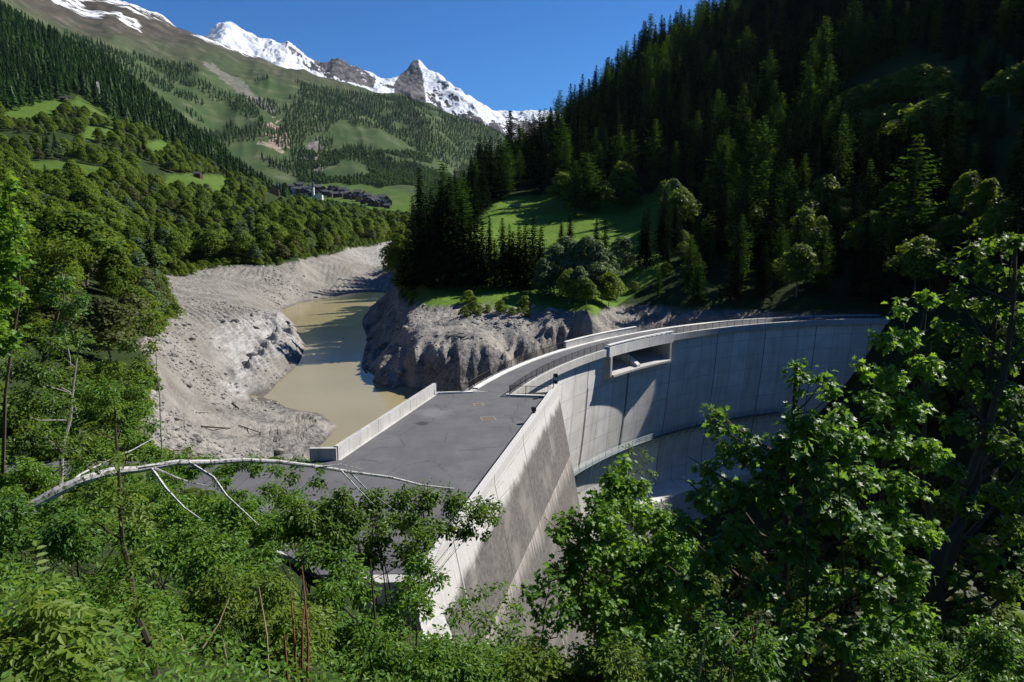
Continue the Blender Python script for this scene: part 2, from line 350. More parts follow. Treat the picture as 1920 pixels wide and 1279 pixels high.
def terrain_material():
    M = MN('ground_cover'); P = M.pos(); M.b.inputs['Specular IOR Level'].default_value = .03
    def att(n): 
        a = M.n('ShaderNodeAttribute', attribute_name=n); s = M.n('ShaderNodeSeparateColor', {0: a.outputs['Color']}); return s.outputs
    a1 = att('za'); a2 = att('zb'); a3 = att('zc')
    nf = M.noise(1.3, P, 6, .65); nm = M.noise(.13, P, 6, .6); nl = M.noise(.012, P, 6, .6); nb = M.noise(5.0, P, 4, .6)
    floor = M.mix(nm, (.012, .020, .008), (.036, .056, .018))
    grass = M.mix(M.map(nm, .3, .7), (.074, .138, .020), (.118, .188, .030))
    grass = M.mix(M.map(nf, .35, .75, 0, .6), grass, (.045, .075, .018))
    grass = M.mix(M.map(nl, .5, .7, 0, .5), grass, (.14, .17, .035))
    alp = M.mix(M.map(nl, .3, .7), (.034, .062, .022), (.068, .088, .036))
    alp = M.mix(M.map(M.noise(.05, P, 5, .7), .4, .7, 0, .6), alp, (.045, .062, .03))
    brown = M.mix(M.map(nl, .3, .7), (.040, .036, .030), (.080, .068, .052))
    rockc = M.mix(M.map(nm, .3, .7), (.155, .145, .128), (.24, .228, .208))
    rockc = M.mix(M.map(nf, .52, .72, 0, .6), rockc, (.15, .135, .12))
    rockc = M.mix(M.map(M.noise(2.7, P, 3, .5), .62, .72, 0, .55), rockc, (.36, .345, .32))
    rr = M.mix(M.map(nf, .35, .7), (.075, .073, .072), (.26, .25, .235))
    rockc = M.mix(a3[2], rockc, M.mix(M.map(nm, .4, .6), rr, (.27, .25, .225)))
    P2 = M.n('ShaderNodeMapping', {'Vector': P, 'Rotation': (0, 0, .6), 'Scale': (1, .22, .5)}).outputs[0]
    white = M.mix(M.map(M.noise(.9, P2, 5, .65), .35, .68), (.40, .395, .385), (.19, .18, .17))
    rockc = M.mix(a3[0], rockc, white)
    # steep freshly cut faces of loose rock are darker and streaked
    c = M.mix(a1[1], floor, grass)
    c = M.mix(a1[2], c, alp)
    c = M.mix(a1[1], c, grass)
    c = M.mix(a2[1], c, brown)
    sc = M.mix(M.map(M.noise(.05, P, 6, .7), .35, .65), (.12, .11, .10), (.25, .235, .215))
    c = M.mix(M.map(nl, .55, .7, 0, .25), c, M.mix(a1[2], c, sc))
    c = M.mix(a3[1], c, sc)
    pk = M.mix(M.map(M.noise(.06, P, 6, .7), .4, .6), (.13, .11, .085), (.27, .21, .165))
    c = M.mix(M.map(M.math('ADD', a2[2], M.math('MULTIPLY', M.noise(.03, P), .4)), .7, .9), c, pk)
    c = M.mix(M.map(M.math('ADD', a2[0], M.math('MULTIPLY', M.math('SUBTRACT', M.noise(.016, M.n('ShaderNodeMapping', {'Vector': P, 'Rotation': (0, 0, .4), 'Scale': (.5, 1.6, 1)}).outputs[0], 8, .75), .5), 3.0)), .72, .8), c, (.78, .80, .84))
    c = M.mix(a1[0], c, rockc)
    # bands where the water stood
    sz = M.n('ShaderNodeSeparateXYZ', {0: P}).outputs[2]
    bz = M.math('SINE', M.math('MULTIPLY', M.math('ADD', sz, M.math('MULTIPLY', nm, .9)), 11.0))
    c = M.mix(M.math('MULTIPLY', M.math('MULTIPLY', M.map(bz, .2, .9), a1[0]), M.map(M.noise(.07, P, 4, .6), .4, .62, 0, .38)), c, (.11, .10, .09))
    wet = M.math('MULTIPLY', M.map(sz, W+.55, W+.1), a1[0])
    c = M.mix(M.math('MULTIPLY', wet, .55), c, (.07, .06, .045))
    hb = M.math('MULTIPLY', M.math('ADD', nf, M.math('MULTIPLY', nb, .4)), a1[0])
    M.bump(M.math('ADD', hb, M.math('MULTIPLY', nm, 2.0)), .75, .55)
    return M.base(c)
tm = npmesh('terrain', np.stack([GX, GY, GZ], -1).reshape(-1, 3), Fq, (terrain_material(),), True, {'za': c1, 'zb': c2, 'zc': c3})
tag(link('terrain', tm), 'valley ground with grassy slopes, forest floor and bare drained reservoir banks', kind='structure')
# ------------------------------------------------------------------ far snowy range
def make_range():
    pts = []
    sky_ = [(250,50,5600),(330,62,5600),(400,60,6000),(415,50,6100),(440,44,6200),(458,50,6200),(475,64,6200),(490,72,6100),(500,70,6200),(520,84,6200),(545,96,6200),(570,105,6100),(583,109,6000),(592,104,5900),(605,112,5900),(622,112,5900),(635,112,5900),(648,118,5900),(662,132,5900),(680,140,5900),(700,147,5900),(735,152,6000),(750,140,6200),(762,128,6300),(772,118,6400),(780,113,6400),(790,119,6350),(800,128,6300),(830,148,6200),(860,166,6100),(890,182,6000),(920,195,5900),(950,205,5900),(975,207,6000),(1000,214,6100),(1018,219,6100),(1040,222,6200),(1100,240,6200),(1300,300,6000)]
    for px, py, Y in sky_:
        pts.append(at(px, py, Y=Y)); x, y, z = pts[-1]
        pts.append((x*1.12, y+750, z-520)); 
    front = [(400,95,5100),(440,90,5300),(470,105,5100),(520,128,5100),(560,140,5100),(600,150,5000),(640,158,5000),(700,170,5000),(740,182,5000),(770,182,5300),(800,195,5200),(850,225,5000),(900,240,4900),(950,252,4900),(1000,262,4900),(1100,290,4900),(780,160,5800),(810,175,5700),(755,165,5700),(450,66,5700),(600,128,5500),(250,140,4900),(660,150,5500)]
    for p in front:
        x, y, z = at(*p[:2], Y=p[2]); pts.append((x, y, z)); pts.append((x*.9, y*.9, z-260))
    P = np.array(pts, float); fit = rbf_fit(P)
    q = np.linspace(-.72, .22, 760); wv = np.concatenate([np.linspace(4450, 6700, 190), np.linspace(6720, 7400, 20)])
    Qm, Wm = np.meshgrid(q, wv); X = Qm*Wm; Y = Wm-30
    Z = rbf_eval(fit, X, Y)
    r = ridged(X*.0022+Y*.0006, Y*.0011, 6, 71)-.5
    wgt = sstep(4500, 5100, Y)
    Z = Z+wgt*(r*85+fbm(X*.012, Y*.008, 5, 72)*26)
    gx, gy = np.gradient(Z, axis=1)/np.gradient(X, axis=1), np.gradient(Z, axis=0)/np.gradient(Y, axis=0)
    px, py = project(X, Y, Z)
    steep = np.hypot(gx, gy)
    alt = sstep(520, 1000, Z+fbm(X*.002, Y*.002, 4, 73)*160)
    lean = sstep(-.1, .7, -gx)                 # flanks falling to the right hold the snow
    snow = sstep(.12, .75, alt)*.62+lean*.30-(steep-.75)*.45+fbm(X*.006, Y*.004, 5, 74)*.38
    snow = snow+sstep(560, 500, px)*.5-inpoly(px, py, [(738,160),(758,125),(782,108),(792,140),(800,200),(770,190),(740,185)])*.55-inpoly(px, py, [(585,100),(640,100),(705,148),(700,165),(640,150),(590,120)])*.45+sstep(800, 860, px)*.14
    snow = sstep(.53, .70, snow)*sstep(4600, 4900, Y)
    n, m_ = Z.shape; id_ = np.arange(n*m_).reshape(n, m_)
    Fc = np.stack([id_[:-1, :-1], id_[:-1, 1:], id_[1:, 1:], id_[1:, :-1]], -1).reshape(-1, 4)
    M = MN('alpine_rock_and_snow'); Pp = M.pos()
    a = M.n('ShaderNodeAttribute', attribute_name='snow'); s = M.n('ShaderNodeSeparateColor', {0: a.outputs['Color']}).outputs[0]
    nn = M.noise(.012, Pp, 8, .7)
    rock_ = M.mix(M.map(nn, .35, .65), (.035, .033, .036), (.125, .118, .115))
    sn = M.map(M.math('ADD', s, M.math('MULTIPLY', M.math('SUBTRACT', M.noise(.02, M.scale(Pp, (1, .6, 2)), 6, .75), .5), 2.0)), .42, .58)
    M.bump(nn, 1.0, 30)
    mt = M.base(M.mix(sn, rock_, (.60, .63, .68)))
    me = npmesh('snowy_mountains', np.stack([X, Y, Z], -1).reshape(-1, 3), Fc, (mt,), True, {'snow': np.stack([snow]*3+[np.ones_like(snow)], -1).reshape(-1, 4)})
    tag(link('snowy_mountains', me), 'snow-streaked rocky mountain range on the skyline', kind='structure')
make_range()
# ------------------------------------------------------------------ water
def make_water():
    arc = [(CX+(RD+5.9)*math.cos(a), CY+(RD+5.9)*math.sin(a)) for a in np.radians(np.linspace(162, 100, 20))]
    poly = [(-17, 58), (-60, 60), (-120, 130), (-160, 260), (-120, 420), (-40, 420), (-40, 250), (60, 200), (80, 160)] + arc[::-1] + [(-10, 83)]
    M = MN('silty_water'); P = M.pos()
    c = M.mix(M.map(M.noise(.02, P, 3), .35, .65), (.225, .192, .098), (.265, .228, .125))
    M.b.inputs['Roughness'].default_value = .14; M.b.inputs['Specular IOR Level'].default_value = .2
    M.bump(M.math('ADD', M.noise(1.6, M.scale(P, (1, .55, 1)), 3), M.math('MULTIPLY', M.noise(.35, M.scale(P, (1, .5, 1)), 2), 1.5)), .25, .05)
    me = bpy.data.meshes.new('reservoir_water'); me.from_pydata([(x, y, W) for x, y in poly], [], [list(range(len(poly)))[::-1]]); me.materials.append(M.base(c))
    me.update()
    tag(link('water', me), 'murky olive reservoir water drawn down low between bare banks', kind='structure')
make_water()
# ================================================================== DAM
def concrete(name, base=(.36, .355, .34), kind='arch'):
    M = MN(name); U = M.vec('UV'); P = M.pos()
    s = M.n('ShaderNodeSeparateXYZ', {0: U}).outputs; u, v = s[0], s[1]
    fine = M.noise(2.2, P, 8, .7); mid = M.noise(.35, P, 5, .6)
    c = M.mix(M.map(mid, .3, .7), tuple(x*.86 for x in base), tuple(x*1.1 for x in base))
    def cell(w_, h_, off=0.0):
        a = M.math('FLOOR', M.math('DIVIDE', M.math('ADD', u, off), w_)); b = M.math('FLOOR', M.math('DIVIDE', v, h_))
        return M.n('ShaderNodeTexWhiteNoise', {'Vector': M.n('ShaderNodeCombineXYZ', {0: a, 1: b}).outputs[0]}, noise_dimensions='2D').outputs[0]
    def line(x, period, width, off=0.0):
        f = M.math('FRACT', M.math('DIVIDE', M.math('ADD', x, off), period))
        f = M.math('MINIMUM', f, M.math('SUBTRACT', 1.0, f))
        return M.map(M.math('MULTIPLY', f, period), width, width*.3)
    streak = M.noise(1.0, M.scale(U, (1.3, .055, 1)), 6, .7)
    streak2 = M.noise(1.0, M.scale(U, (4.5, .10, 1)), 5, .6)
    if kind == 'arch':
        c = M.mix(M.math('MULTIPLY', cell(4.2, 3.1), .24), c, tuple(x*.66 for x in base))
        c = M.mix(M.math('MULTIPLY', cell(4.2, 60), .35), c, (.48, .45, .37))
        c = M.mix(M.map(streak, .5, .68, 0, .4), c, (.24, .235, .21))
        c = M.mix(M.map(streak2, .60, .74, 0, .55), c, (.50, .50, .50))
        c = M.mix(M.math('MULTIPLY', line(v, 3.1, .06), M.map(mid, .35, .6, .15, .7)), c, (.14, .145, .145))
        c = M.mix(M.math('MULTIPLY', line(u, 4.2, .07), M.map(fine, .3, .6, .2, .8)), c, (.12, .125, .13))
        c = M.mix(M.math('MULTIPLY', line(u, 12.6, .13), M.map(fine, .25, .5, .5, 1)), c, (.035, .04, .048))
        c = M.mix(M.math('MULTIPLY', line(u, 12.6, .20, .32), M.map(streak, .45, .6, 0, .8)), c, (.55, .55, .55))
        h = M.math('ADD', M.noise(3.0, M.scale(U, (.25, 3, 1)), 3), fine)
        M.bump(h, .35, .03)
    elif kind == 'buttress':
        wob = M.math('ADD', v, M.math('MULTIPLY', M.math('SUBTRACT', M.noise(.5, M.scale(U, (1, .4, 1)), 5, .7), .5), 2.6))
        lim = M.math('ADD', -1.0, M.math('MULTIPLY', u, -.04))
        clean = M.map(M.math('SUBTRACT', wob, lim), -.5, .7)
        dark = M.mix(M.map(fine, .3, .7), (.075, .069, .063), (.155, .145, .135))
        dark = M.mix(M.map(streak, .45, .7, 0, .5), dark, (.10, .09, .085))
        dark = M.mix(M.map(M.noise(.25, P, 4), .5, .68, 0, .6), dark, (.22, .20, .185))
        dk2 = M.mix(M.map(M.noise(1.5, M.scale(U, (1, .8, 1)), 7, .8), .58, .7, 0, .9), dark, (.03, .028, .025))
        c = M.mix(clean, dk2, M.mix(M.map(streak2, .4, .65), (.47, .46, .44), (.38, .37, .35)))
        below = M.map(M.math('ADD', v, 7.8), 0, -.12)              # seepage under the construction joint
        fade = M.map(M.math('ADD', v, M.math('ADD', 7.8, M.math('MULTIPLY', M.noise(1.0, M.scale(U, (1.1, .03, 1)), 6, .75), 5.5))), .6, 2.6)
        seep = M.math('MULTIPLY', M.math('MULTIPLY', below, fade), M.map(streak2, .38, .6, .25, .95))
        c = M.mix(seep, c, M.mix(M.map(streak, .4, .6), (.40, .375, .35), (.27, .24, .215)))
        c = M.mix(M.math('MULTIPLY', line(v, 2.6, .05), M.map(mid, .35, .6, .1, .7)), c, (.06, .055, .05))
        c = M.mix(M.math('MULTIPLY', line(u, 10.5, .13, 3), .75), c, (.06, .055, .05))
        c = M.mix(M.math('MULTIPLY', line(u, 10.5, .12, 3.2), M.map(streak, .42, .6, 0, .9)), c, (.5, .48, .45))
        M.bump(M.math('ADD', fine, M.noise(.8, P, 6, .7)), .5, .07)
    else:
        c = M.mix(M.map(M.noise(1.0, M.scale(P, (2.2, 2.2, .3)), 6, .7), .48, .7, 0, .65), c, tuple(x*.45 for x in base))
        c = M.mix(M.map(fine, .55, .75, 0, .4), c, tuple(min(.8, x*1.35) for x in base))
        M.bump(fine, .3, .02)
    return M.base(c)
m_arch = concrete('arch_concrete', (.78, .76, .72)); m_but = concrete('buttress_concrete', (.42, .41, .39), 'buttress')
m_conc = concrete('weathered_concrete', (.40, .395, .375), 'plain'); m_kerb = concrete('pale_kerb_concrete', (.62, .61, .58), 'plain')
m_dark = concrete('stained_concrete', (.20, .185, .16), 'plain')
m_gate = plain('gate_steel', (.025, .027, .03), .6); m_rail = plain('railing_steel', (.05, .043, .038), .5, .2, 8); m_blue = plain('catwalk_steel', (.13, .16, .17), .45, .25, 8, .3)
m_post = plain('dark_iron', (.012, .012, .014), .5); m_gutter = plain('gutter_grime', (.008, .008, .009), .9)
def asphalt_mat():
    M = MN('asphalt'); P = M.pos(); Ro = M.n('ShaderNodeMapping', {'Vector': P, 'Rotation': (0, 0, .25), 'Scale': (1, .16, 1)}).outputs[0]
    c = M.mix(M.map(M.noise(.35, P, 6, .65), .35, .68), (.088, .088, .093), (.115, .115, .12))
    c = M.mix(M.map(M.noise(.55, Ro, 4, .6), .52, .75, 0, .4), c, (.135, .135, .14))
    c = M.mix(M.map(M.noise(14, P, 3, .7), .45, .8, 0, .35), c, (.05, .05, .053))
    # one resurfacing seam and a damp stain
    q = M.n('ShaderNodeVectorMath', {0: P, 1: at(792, 794, z=0)}, operation='DISTANCE').outputs['Value']
    q = M.math('ADD', q, M.math('MULTIPLY', M.noise(2.2, P, 4, .7), 1.3))
    c = M.mix(M.map(q, 1.55, 1.1, 0, .85), c, (.022, .02, .02))
    q2 = M.math('ADD', M.n('ShaderNodeVectorMath', {0: P, 1: at(815, 775, z=0)}, operation='DISTANCE').outputs['Value'], M.math('MULTIPLY', M.noise(.9, P, 4, .7), 4))
    c = M.mix(M.map(q2, 4.6, 2.6, 0, .6), c, (.2, .2, .205))
    vo = M.n('ShaderNodeTexVoronoi', {'Vector': M.n('ShaderNodeVectorMath', {0: P, 1: M.n('ShaderNodeVectorMath', {0: M.noise(1.2, P, 4, .7, True), 1: (1.3, 1.3, 0)}, operation='MULTIPLY').outputs[0]}, operation='ADD').outputs[0], 'Scale': .17}, feature='DISTANCE_TO_EDGE').outputs['Distance']
    c = M.mix(M.math('MULTIPLY', M.map(vo, .012, .004), M.map(M.noise(.3, P, 3), .4, .6, 0, .7)), c, (.035, .035, .037))
    c = M.mix(M.map(M.noise(.09, Ro, 3, .5), .55, .57, 0, .22), c, (.07, .07, .075))
    M.b.inputs['Roughness'].default_value = .8
    M.bump(M.noise(40, P, 2), .25, .01)
    return M.base(c)
m_asph = asphalt_mat()
Rf = lambda h: 90.3+.033*h+.00267*np.minimum(h, 25)**2
def pol(R, a, z): return (CX+R*math.cos(a), CY+R*math.sin(a), z)
A_L, A_R = math.radians(168), math.radians(84)
B_L, B_R = math.radians(140.6), math.radians(128.8)          # spillway bay
dam = thing('arch_dam', 'curved grey concrete arch dam holding back the muddy reservoir', 'dam', pol(90, math.radians(130), -45))
dam_loc = np.array(dam.location)
def dpart(o):
    o.parent = dam; o.location = -dam_loc; return o
def dparts(name, mb, mat, parent=None):
    o = mb.build(name, mat); 
    if parent is None: dpart(o)
    else: o.parent = parent
    return o
def arch_grid(a0, a1, z0, z1, Rfun, na, nz, flip=False):
    aa = np.linspace(a0, a1, na); zz = np.linspace(z0, z1, nz); A, Z = np.meshgrid(aa, zz); R = Rfun(-Z)
    V = np.stack([CX+R*np.cos(A), CY+R*np.sin(A), Z], -1).reshape(-1, 3); uv = np.stack([(A_L-A)*90, Z], -1).reshape(-1, 2)
    i = np.arange(na*nz).reshape(nz, na); f = np.stack([i[:-1, :-1], i[:-1, 1:], i[1:, 1:], i[1:, :-1]], -1).reshape(-1, 4)
    return V, f[:, ::-1] if flip else f, uv
def arch_wall():
    Vs, Fs, Us, n = [], [], [], 0
    def add(g):
        nonlocal n
        V, f, u = g; Vs.append(V); Fs.append(f+n); Us.append(u); n += len(V)
    zt, zb, zf = -.85, -48, -4.9
    dn = lambda h: Rf(np.maximum(h, 0)); up = lambda h: 96.2+0*h
    add(arch_grid(A_L, B_L, zf, zt, dn, 60, 6)); add(arch_grid(B_R, A_R, zf, zt, dn, 80, 6)); add(arch_grid(A_L, A_R, zb, zf, dn, 180, 40))
    add(arch_grid(A_L, A_R, zb, zt, up, 120, 2, True))
    # reveals of the bay
    for a, fl in ((B_L, 0), (B_R, 1)):
        V = [pol(Rf(0), a, zf), pol(96.2, a, zf), pol(96.2, a, zt), pol(Rf(0), a, zt)]; f = [(0, 1, 2, 3)] if fl else [(3, 2, 1, 0)]
        add((np.array(V), np.array(f), np.array([(x*1.+50, z) for x, z in ((0, zf), (6, zf), (6, zt), (0, zt))])))
    me = npmesh('arch_wall', np.concatenate(Vs), [np.concatenate(Fs)], (m_arch,), False, None, np.concatenate(Us))
    return dpart(link('arch_wall', me))
arch_wall()
def ring(mb, a0, a1, r0, r1, z0, z1, n=60):
    aa = np.linspace(a0, a1, n)
    P = np.array([[pol(r0, a, z0), pol(r1, a, z0), pol(r1, a, z1), pol(r0, a, z1)] for a in aa]).reshape(-1, 3)
    f = []
    for i in range(n-1):
        for k in range(4):
            f.append((i*4+k, i*4+(k+1) % 4, (i+1)*4+(k+1) % 4, (i+1)*4+k))
    f += [(3, 2, 1, 0), (n*4-4, n*4-3, n*4-2, n*4-1)]
    mb.add(P, f)
aL = math.radians(161.9)
mb = MB(); ring(mb, aL, B_L, RD, 90.4, -1.05, .13); ring(mb, B_R, A_R, RD, 90.4, -1.05, .13)
for k in range(1, 12):                                    # slim grooves between the fascia castings
    pass
dparts('deck_fascia', mb, m_conc)
mb = MB(); ring(mb, aL, A_R, 90.4, 96.3, -.86, -.02, 90); dparts('deck_slab', mb, m_conc)
mb = MB(); ring(mb, math.radians(161.2), A_R, 90.4, 94.9, -.02, .004, 90); dparts('roadway', mb, m_asph)
mb = MB(); ring(mb, math.radians(160.8), A_R, 94.9, 95.9, -.02, .14, 90); dparts('upstream_kerb', mb, m_kerb)
def railing(mb, path, h=1.1, step=.13, post=2.0, zb=.13, t=.022, mid=None):
    path = np.array(path, float); sg = np.r_[0, np.cumsum(np.linalg.norm(np.diff(path[:, :2], axis=0), axis=1))]
    L = sg[-1]
    def pt(s): return np.array([np.interp(s, sg, path[:, 0]), np.interp(s, sg, path[:, 1]), np.interp(s, sg, path[:, 2])])
    n = int(L/step)
    for i in range(n+1):
        p = pt(i*step); mb.box(p+[0, 0, zb+.1+(h-.15)/2], (t, t, h-.15), 0)
    for i in range(int(L/post)+1):
        p = pt(min(i*post, L)); mb.box(p+[0, 0, zb+h/2], (.06, .06, h), 0)
    k = max(2, int(L/1.0)); pp = [pt(s) for s in np.linspace(0, L, k)]
    for a, b in zip(pp[:-1], pp[1:]):
        mb.bar(a+[0, 0, zb+h-.04], b+[0, 0, zb+h-.04], .06, .05); mb.bar(a+[0, 0, zb+.08], b+[0, 0, zb+.08], .04, .03)
def arcpath(R, a0, a1, z=0, n=60): return [pol(R, a, z) for a in np.linspace(a0, a1, n)]
ap = math.radians
a_p0, a_p1 = ap(143.2), ap(130.6)                        # solid upstream parapet
mb = MB(); railing(mb, [(-8.9, 82.25, 0), (-5.4, 82.75, 0)]+arcpath(95.6, ap(160.9), a_p0)); dparts('upstream_railing', mb, m_rail)
mb = MB(); railing(mb, arcpath(95.6, a_p1, A_R)); dparts('upstream_railing', mb, m_rail)
mb = MB(); ring(mb, a_p0, a_p1, 95.35, 95.85, .14, 1.15, 20); dparts('solid_parapet', mb, m_conc)
mb = MB(); ring(mb, a_p0, a_p1, 95.3, 95.9, 1.15, 1.24, 20); dparts('parapet_coping', mb, m_kerb)
mb = MB(); railing(mb, arcpath(90.0, aL, B_L-.004)); dparts('downstream_railing', mb, m_rail)
mb = MB(); railing(mb, arcpath(90.0, B_R, A_R)); dparts('downstream_railing', mb, m_rail)
# spillway bay: beam, coping, side walls, floor, pier, gates
spill = dparts('spillway_beam', (lambda m: (ring(m, B_L+.004, B_R-.004, 89.35, 90.3, -1.25, .42, 20), m)[1])(MB()), m_kerb)
mb = MB(); ring(mb, B_L+.005, B_R-.005, 89.35, 89.9, .66, .82, 20)
for a in np.linspace(B_L, B_R, 14): mb.box(pol(89.65, a, .54), (.12, .12, .24), a)
dparts('spillway_coping', mb, m_kerb)
def sidewall(a, th=.55):
    m = MB(); prof = [(92.6, -7.4), (90.9, -6.0), (89.35, -4.75), (89.35, -1.26), (96.2, -1.26), (96.2, -4.85)]
    n_ = np.array([-math.sin(a), math.cos(a), 0])*th/2
    A = [np.array(pol(r, a, z))-n_ for r, z in prof]; B = [np.array(pol(r, a, z))+n_ for r, z in prof]; k = len(prof)
    m.add(A+B, [(i, (i+1) % k, k+(i+1) % k, k+i) for i in range(k)]+[(0, 5, 4, 1), (1, 4, 3, 2)]+[(k+1, k+4, k+5, k), (k+2, k+3, k+4, k+1)])
    return m
dparts('spillway_side_wall', sidewall(B_L-.003), m_conc); dparts('spillway_side_wall', sidewall(B_R+.003), m_conc)
mb = MB(); k_ = 12
P_ = np.array([[pol(89.0, a, -4.75), pol(96.1, a, -4.86), pol(96.1, a, -3.3), pol(89.0, a, -4.4)] for a in np.linspace(B_L-.006, B_R+.006, k_)]).reshape(-1, 3)
mb.add(P_, [(i*4+j, i*4+(j+1) % 4, (i+1)*4+(j+1) % 4, (i+1)*4+j) for i in range(k_-1) for j in range(4)]+[(3, 2, 1, 0), (k_*4-4, k_*4-3, k_*4-2, k_*4-1)]); dparts('spillway_floor', mb, m_conc)
mb = MB(); am = (B_L+B_R)/2+.006
for th, pr_ in ((.95, [(89.3, -4.7), (96.0, -4.6), (96.0, -.9), (94.6, -.9), (89.3, -3.9)]),):
    n_ = np.array([-math.sin(am), math.cos(am), 0])*th/2; k = len(pr_)
    A = [np.array(pol(r, am, z))-n_ for r, z in pr_]; B = [np.array(pol(r, am, z))+n_ for r, z in pr_]
    mb.add(A+B, [(i, (i+1) % k, k+(i+1) % k, k+i) for i in range(k)]+[(0, 4, 3, 1), (k+1, k+3, k+4, k)], [(1, 3, 2), (k+2, k+3, k+1)])
dparts('spillway_pier', mb, m_kerb)
mb = MB(); ring(mb, B_L, am+.006, 95.6, 95.8, -4.84, -.9, 8); dparts('spillway_gate', mb, m_gate)
mb = MB(); ring(mb, am-.006, B_R, 95.6, 95.8, -4.84, -.9, 8); dparts('spillway_gate', mb, m_gate)
# walkway on brackets half way down the face
zc = -19.7; rw = Rf(19.7)
walk = MB(); ring(walk, ap(167), ap(108), rw-1.0, rw-.05, zc-.08, zc, 80)
for a in np.linspace(ap(167), ap(108), 46):
    p = np.array(pol(rw-.95, a, zc-.08)); q = np.array(pol(rw-.02, a, zc-1.3)); walk.tube([p, q], .05, 4)
wk = dparts('walkway', walk, m_blue)
mb = MB()
for hh in (.1, .42, .75, 1.1): 
    mb.tube([pol(rw-1.0, a, zc+hh) for a in np.linspace(ap(167), ap(108), 80)], .035, 4)
for a in np.linspace(ap(167), ap(108), 46): mb.box(pol(rw-1.0, a, zc+.55), (.06, .06, 1.1), a)
dparts('handrail', mb, m_blue, wk)
# thick concrete footing at the toe of the wall
mb = MB(); ring(mb, ap(134), ap(112), 87.5, 94.0, -46, -30.5, 30)
dparts('toe_footing', mb, m_kerb)
# small service box and ladder on the face, cable along one joint
mb = MB(); mb.box(pol(Rf(17)-.5, ap(149.5), -17.6), (.9, 1.1, 2.6), ap(149.5)); dparts('service_hatch', mb, m_dark)
for k in range(2):
    mb = MB(); a = A_L-(12.6*(3+k)+.2)/90; mb.tube([pol(Rf(h)-.06, a, -h) for h in np.linspace(5.6 if k == 0 else 1.2, 19, 12)], .045, 4)
    dparts('drain_pipe', mb, m_post)

# ------------------------------------------------------------------ forecourt block beside the dam
fc = thing('forecourt_block', 'massive concrete abutment block carrying an asphalt forecourt, left end of the dam', 'abutment', (-6, 60, 0))
fl = np.array(fc.location)
def fpart(name, mb, mat):
    o = mb.build(name, mat) if isinstance(mb, MB) else link(name, mb); o.parent = fc; o.location = -fl; return o
dW = np.array([.2377, .9713]); nW = np.array([.9713, -.2377])
Wi1 = np.array([4.75, 80.6]); Wi0 = Wi1-dW*43.6           # inner line of the right-hand wall
def wl(s, off, z): p = Wi1-dW*s+nW*off; return (p[0], p[1], z)
# battered outer face with its own UVs (u = metres from the dam end, v = height)
def buttress():
    S_ = np.linspace(-1.6, 46, 60); Z_ = np.linspace(1.05, -48, 60); bat = .2; V = []; uv = []
    for z in Z_:
        for s in S_:
            V.append(wl(s, .62+bat*max(0, .3-z), z)); uv.append((s, z))
    i = np.arange(3600).reshape(60, 60); f = np.stack([i[:-1, :-1], i[:-1, 1:], i[1:, 1:], i[1:, :-1]], -1).reshape(-1, 4)
    n = len(V); fs = [f]
    def quad(a, b, c, d, u0=0):
        nonlocal n
        V.extend([a, b, c, d]); uv.extend([(u0, a[2]), (u0+3, b[2]), (u0+3, c[2]), (u0, d[2])]); fs.append(np.array([(n, n+1, n+2, n+3)])); n += 4
    quad(wl(-1.6, 0, 1.05), wl(-1.6, .62, 1.05), wl(46, .62, 1.05), wl(46, 0, 1.05))       # top of the wall
    quad(wl(-1.6, 0, -.5), wl(-1.6, 0, 1.05), wl(46, 0, 1.05), wl(46, 0, -.5))              # inner face
    bo = wl(-1.6, .62+bat*48.3, -48); bi = wl(-1.6, -6, -48)
    quad(wl(-1.6, -6, -.5), wl(-1.6, .62, .3), bo, bi); quad(wl(-1.6, 0, -.5), wl(-1.6, 0, 1.05), wl(-1.6, .62, 1.05), wl(-1.6, .62, -.5))
    quad(wl(46, -3, -.5), wl(46, .62, .3), wl(46, .62+bat*48.3, -48), wl(46, -3, -48)); quad(wl(46, 0, -.5), wl(46, 0, 1.05), wl(46, .62, 1.05), wl(46, .62, -.5))
    return npmesh('battered_wall', np.array(V), [np.concatenate(fs)], (m_but,), False, None, np.array(uv))
fpart('battered_wall', buttress(), None)
def prism(mb, poly, z0, z1):
    n = len(poly); V = [(x, y, z0) for x, y in poly]+[(x, y, z1) for x, y in poly]
    me_f = [(i, (i+1) % n, n+(i+1) % n, n+i) for i in range(n)]
    mb.add(V, me_f)
    import mathutils
    tr = mathutils.geometry.tessellate_polygon([[Vector((x, y, 0)) for x, y in poly]])
    mb.add([(x, y, z1) for x, y in poly], f3=tr)
front = [(-9.3, 82.9), (-4.8, 83.5), (-.4, 81.9), (4.9, 81.2)]
body = [(-17.4, 59.6), (-9.6, 83)]+front[1:]+[tuple(wl(0, -.02, 0)[:2]), tuple(wl(43.6, -.02, 0)[:2]), (-8, 38), (-16, 42)]
mb = MB(); prism(mb, body, -40, -.03); fpart('concrete_core', mb, m_conc)
asph = [(4.2, 80.45), (-.6, 81.0), (-.9, 83.0), (-5.3, 83.2), (-5.2, 82.35), (-9.2, 81.8), (-15.5, 58.9), (-26, 58.4), (-40, 58.6), (-62, 61), (-64, 54.5), (-42, 53.2), (-27, 51.5), (-18, 44.5), (-12, 38.9), tuple(wl(42.9, -.4, 0)[:2])]
mb = MB(); prism(mb, asph, -.25, .0); fpart('asphalt_surface', mb, m_asph)
mb = MB(); mb.bar(wl(0.2, -.2, -.3), wl(43.4, -.2, -.3), .40, .29); mb.bar((-.2, 80.85, -.02), (4.6, 80.2, -.02), .28, .02); fpart('gutter', mb, m_gutter)
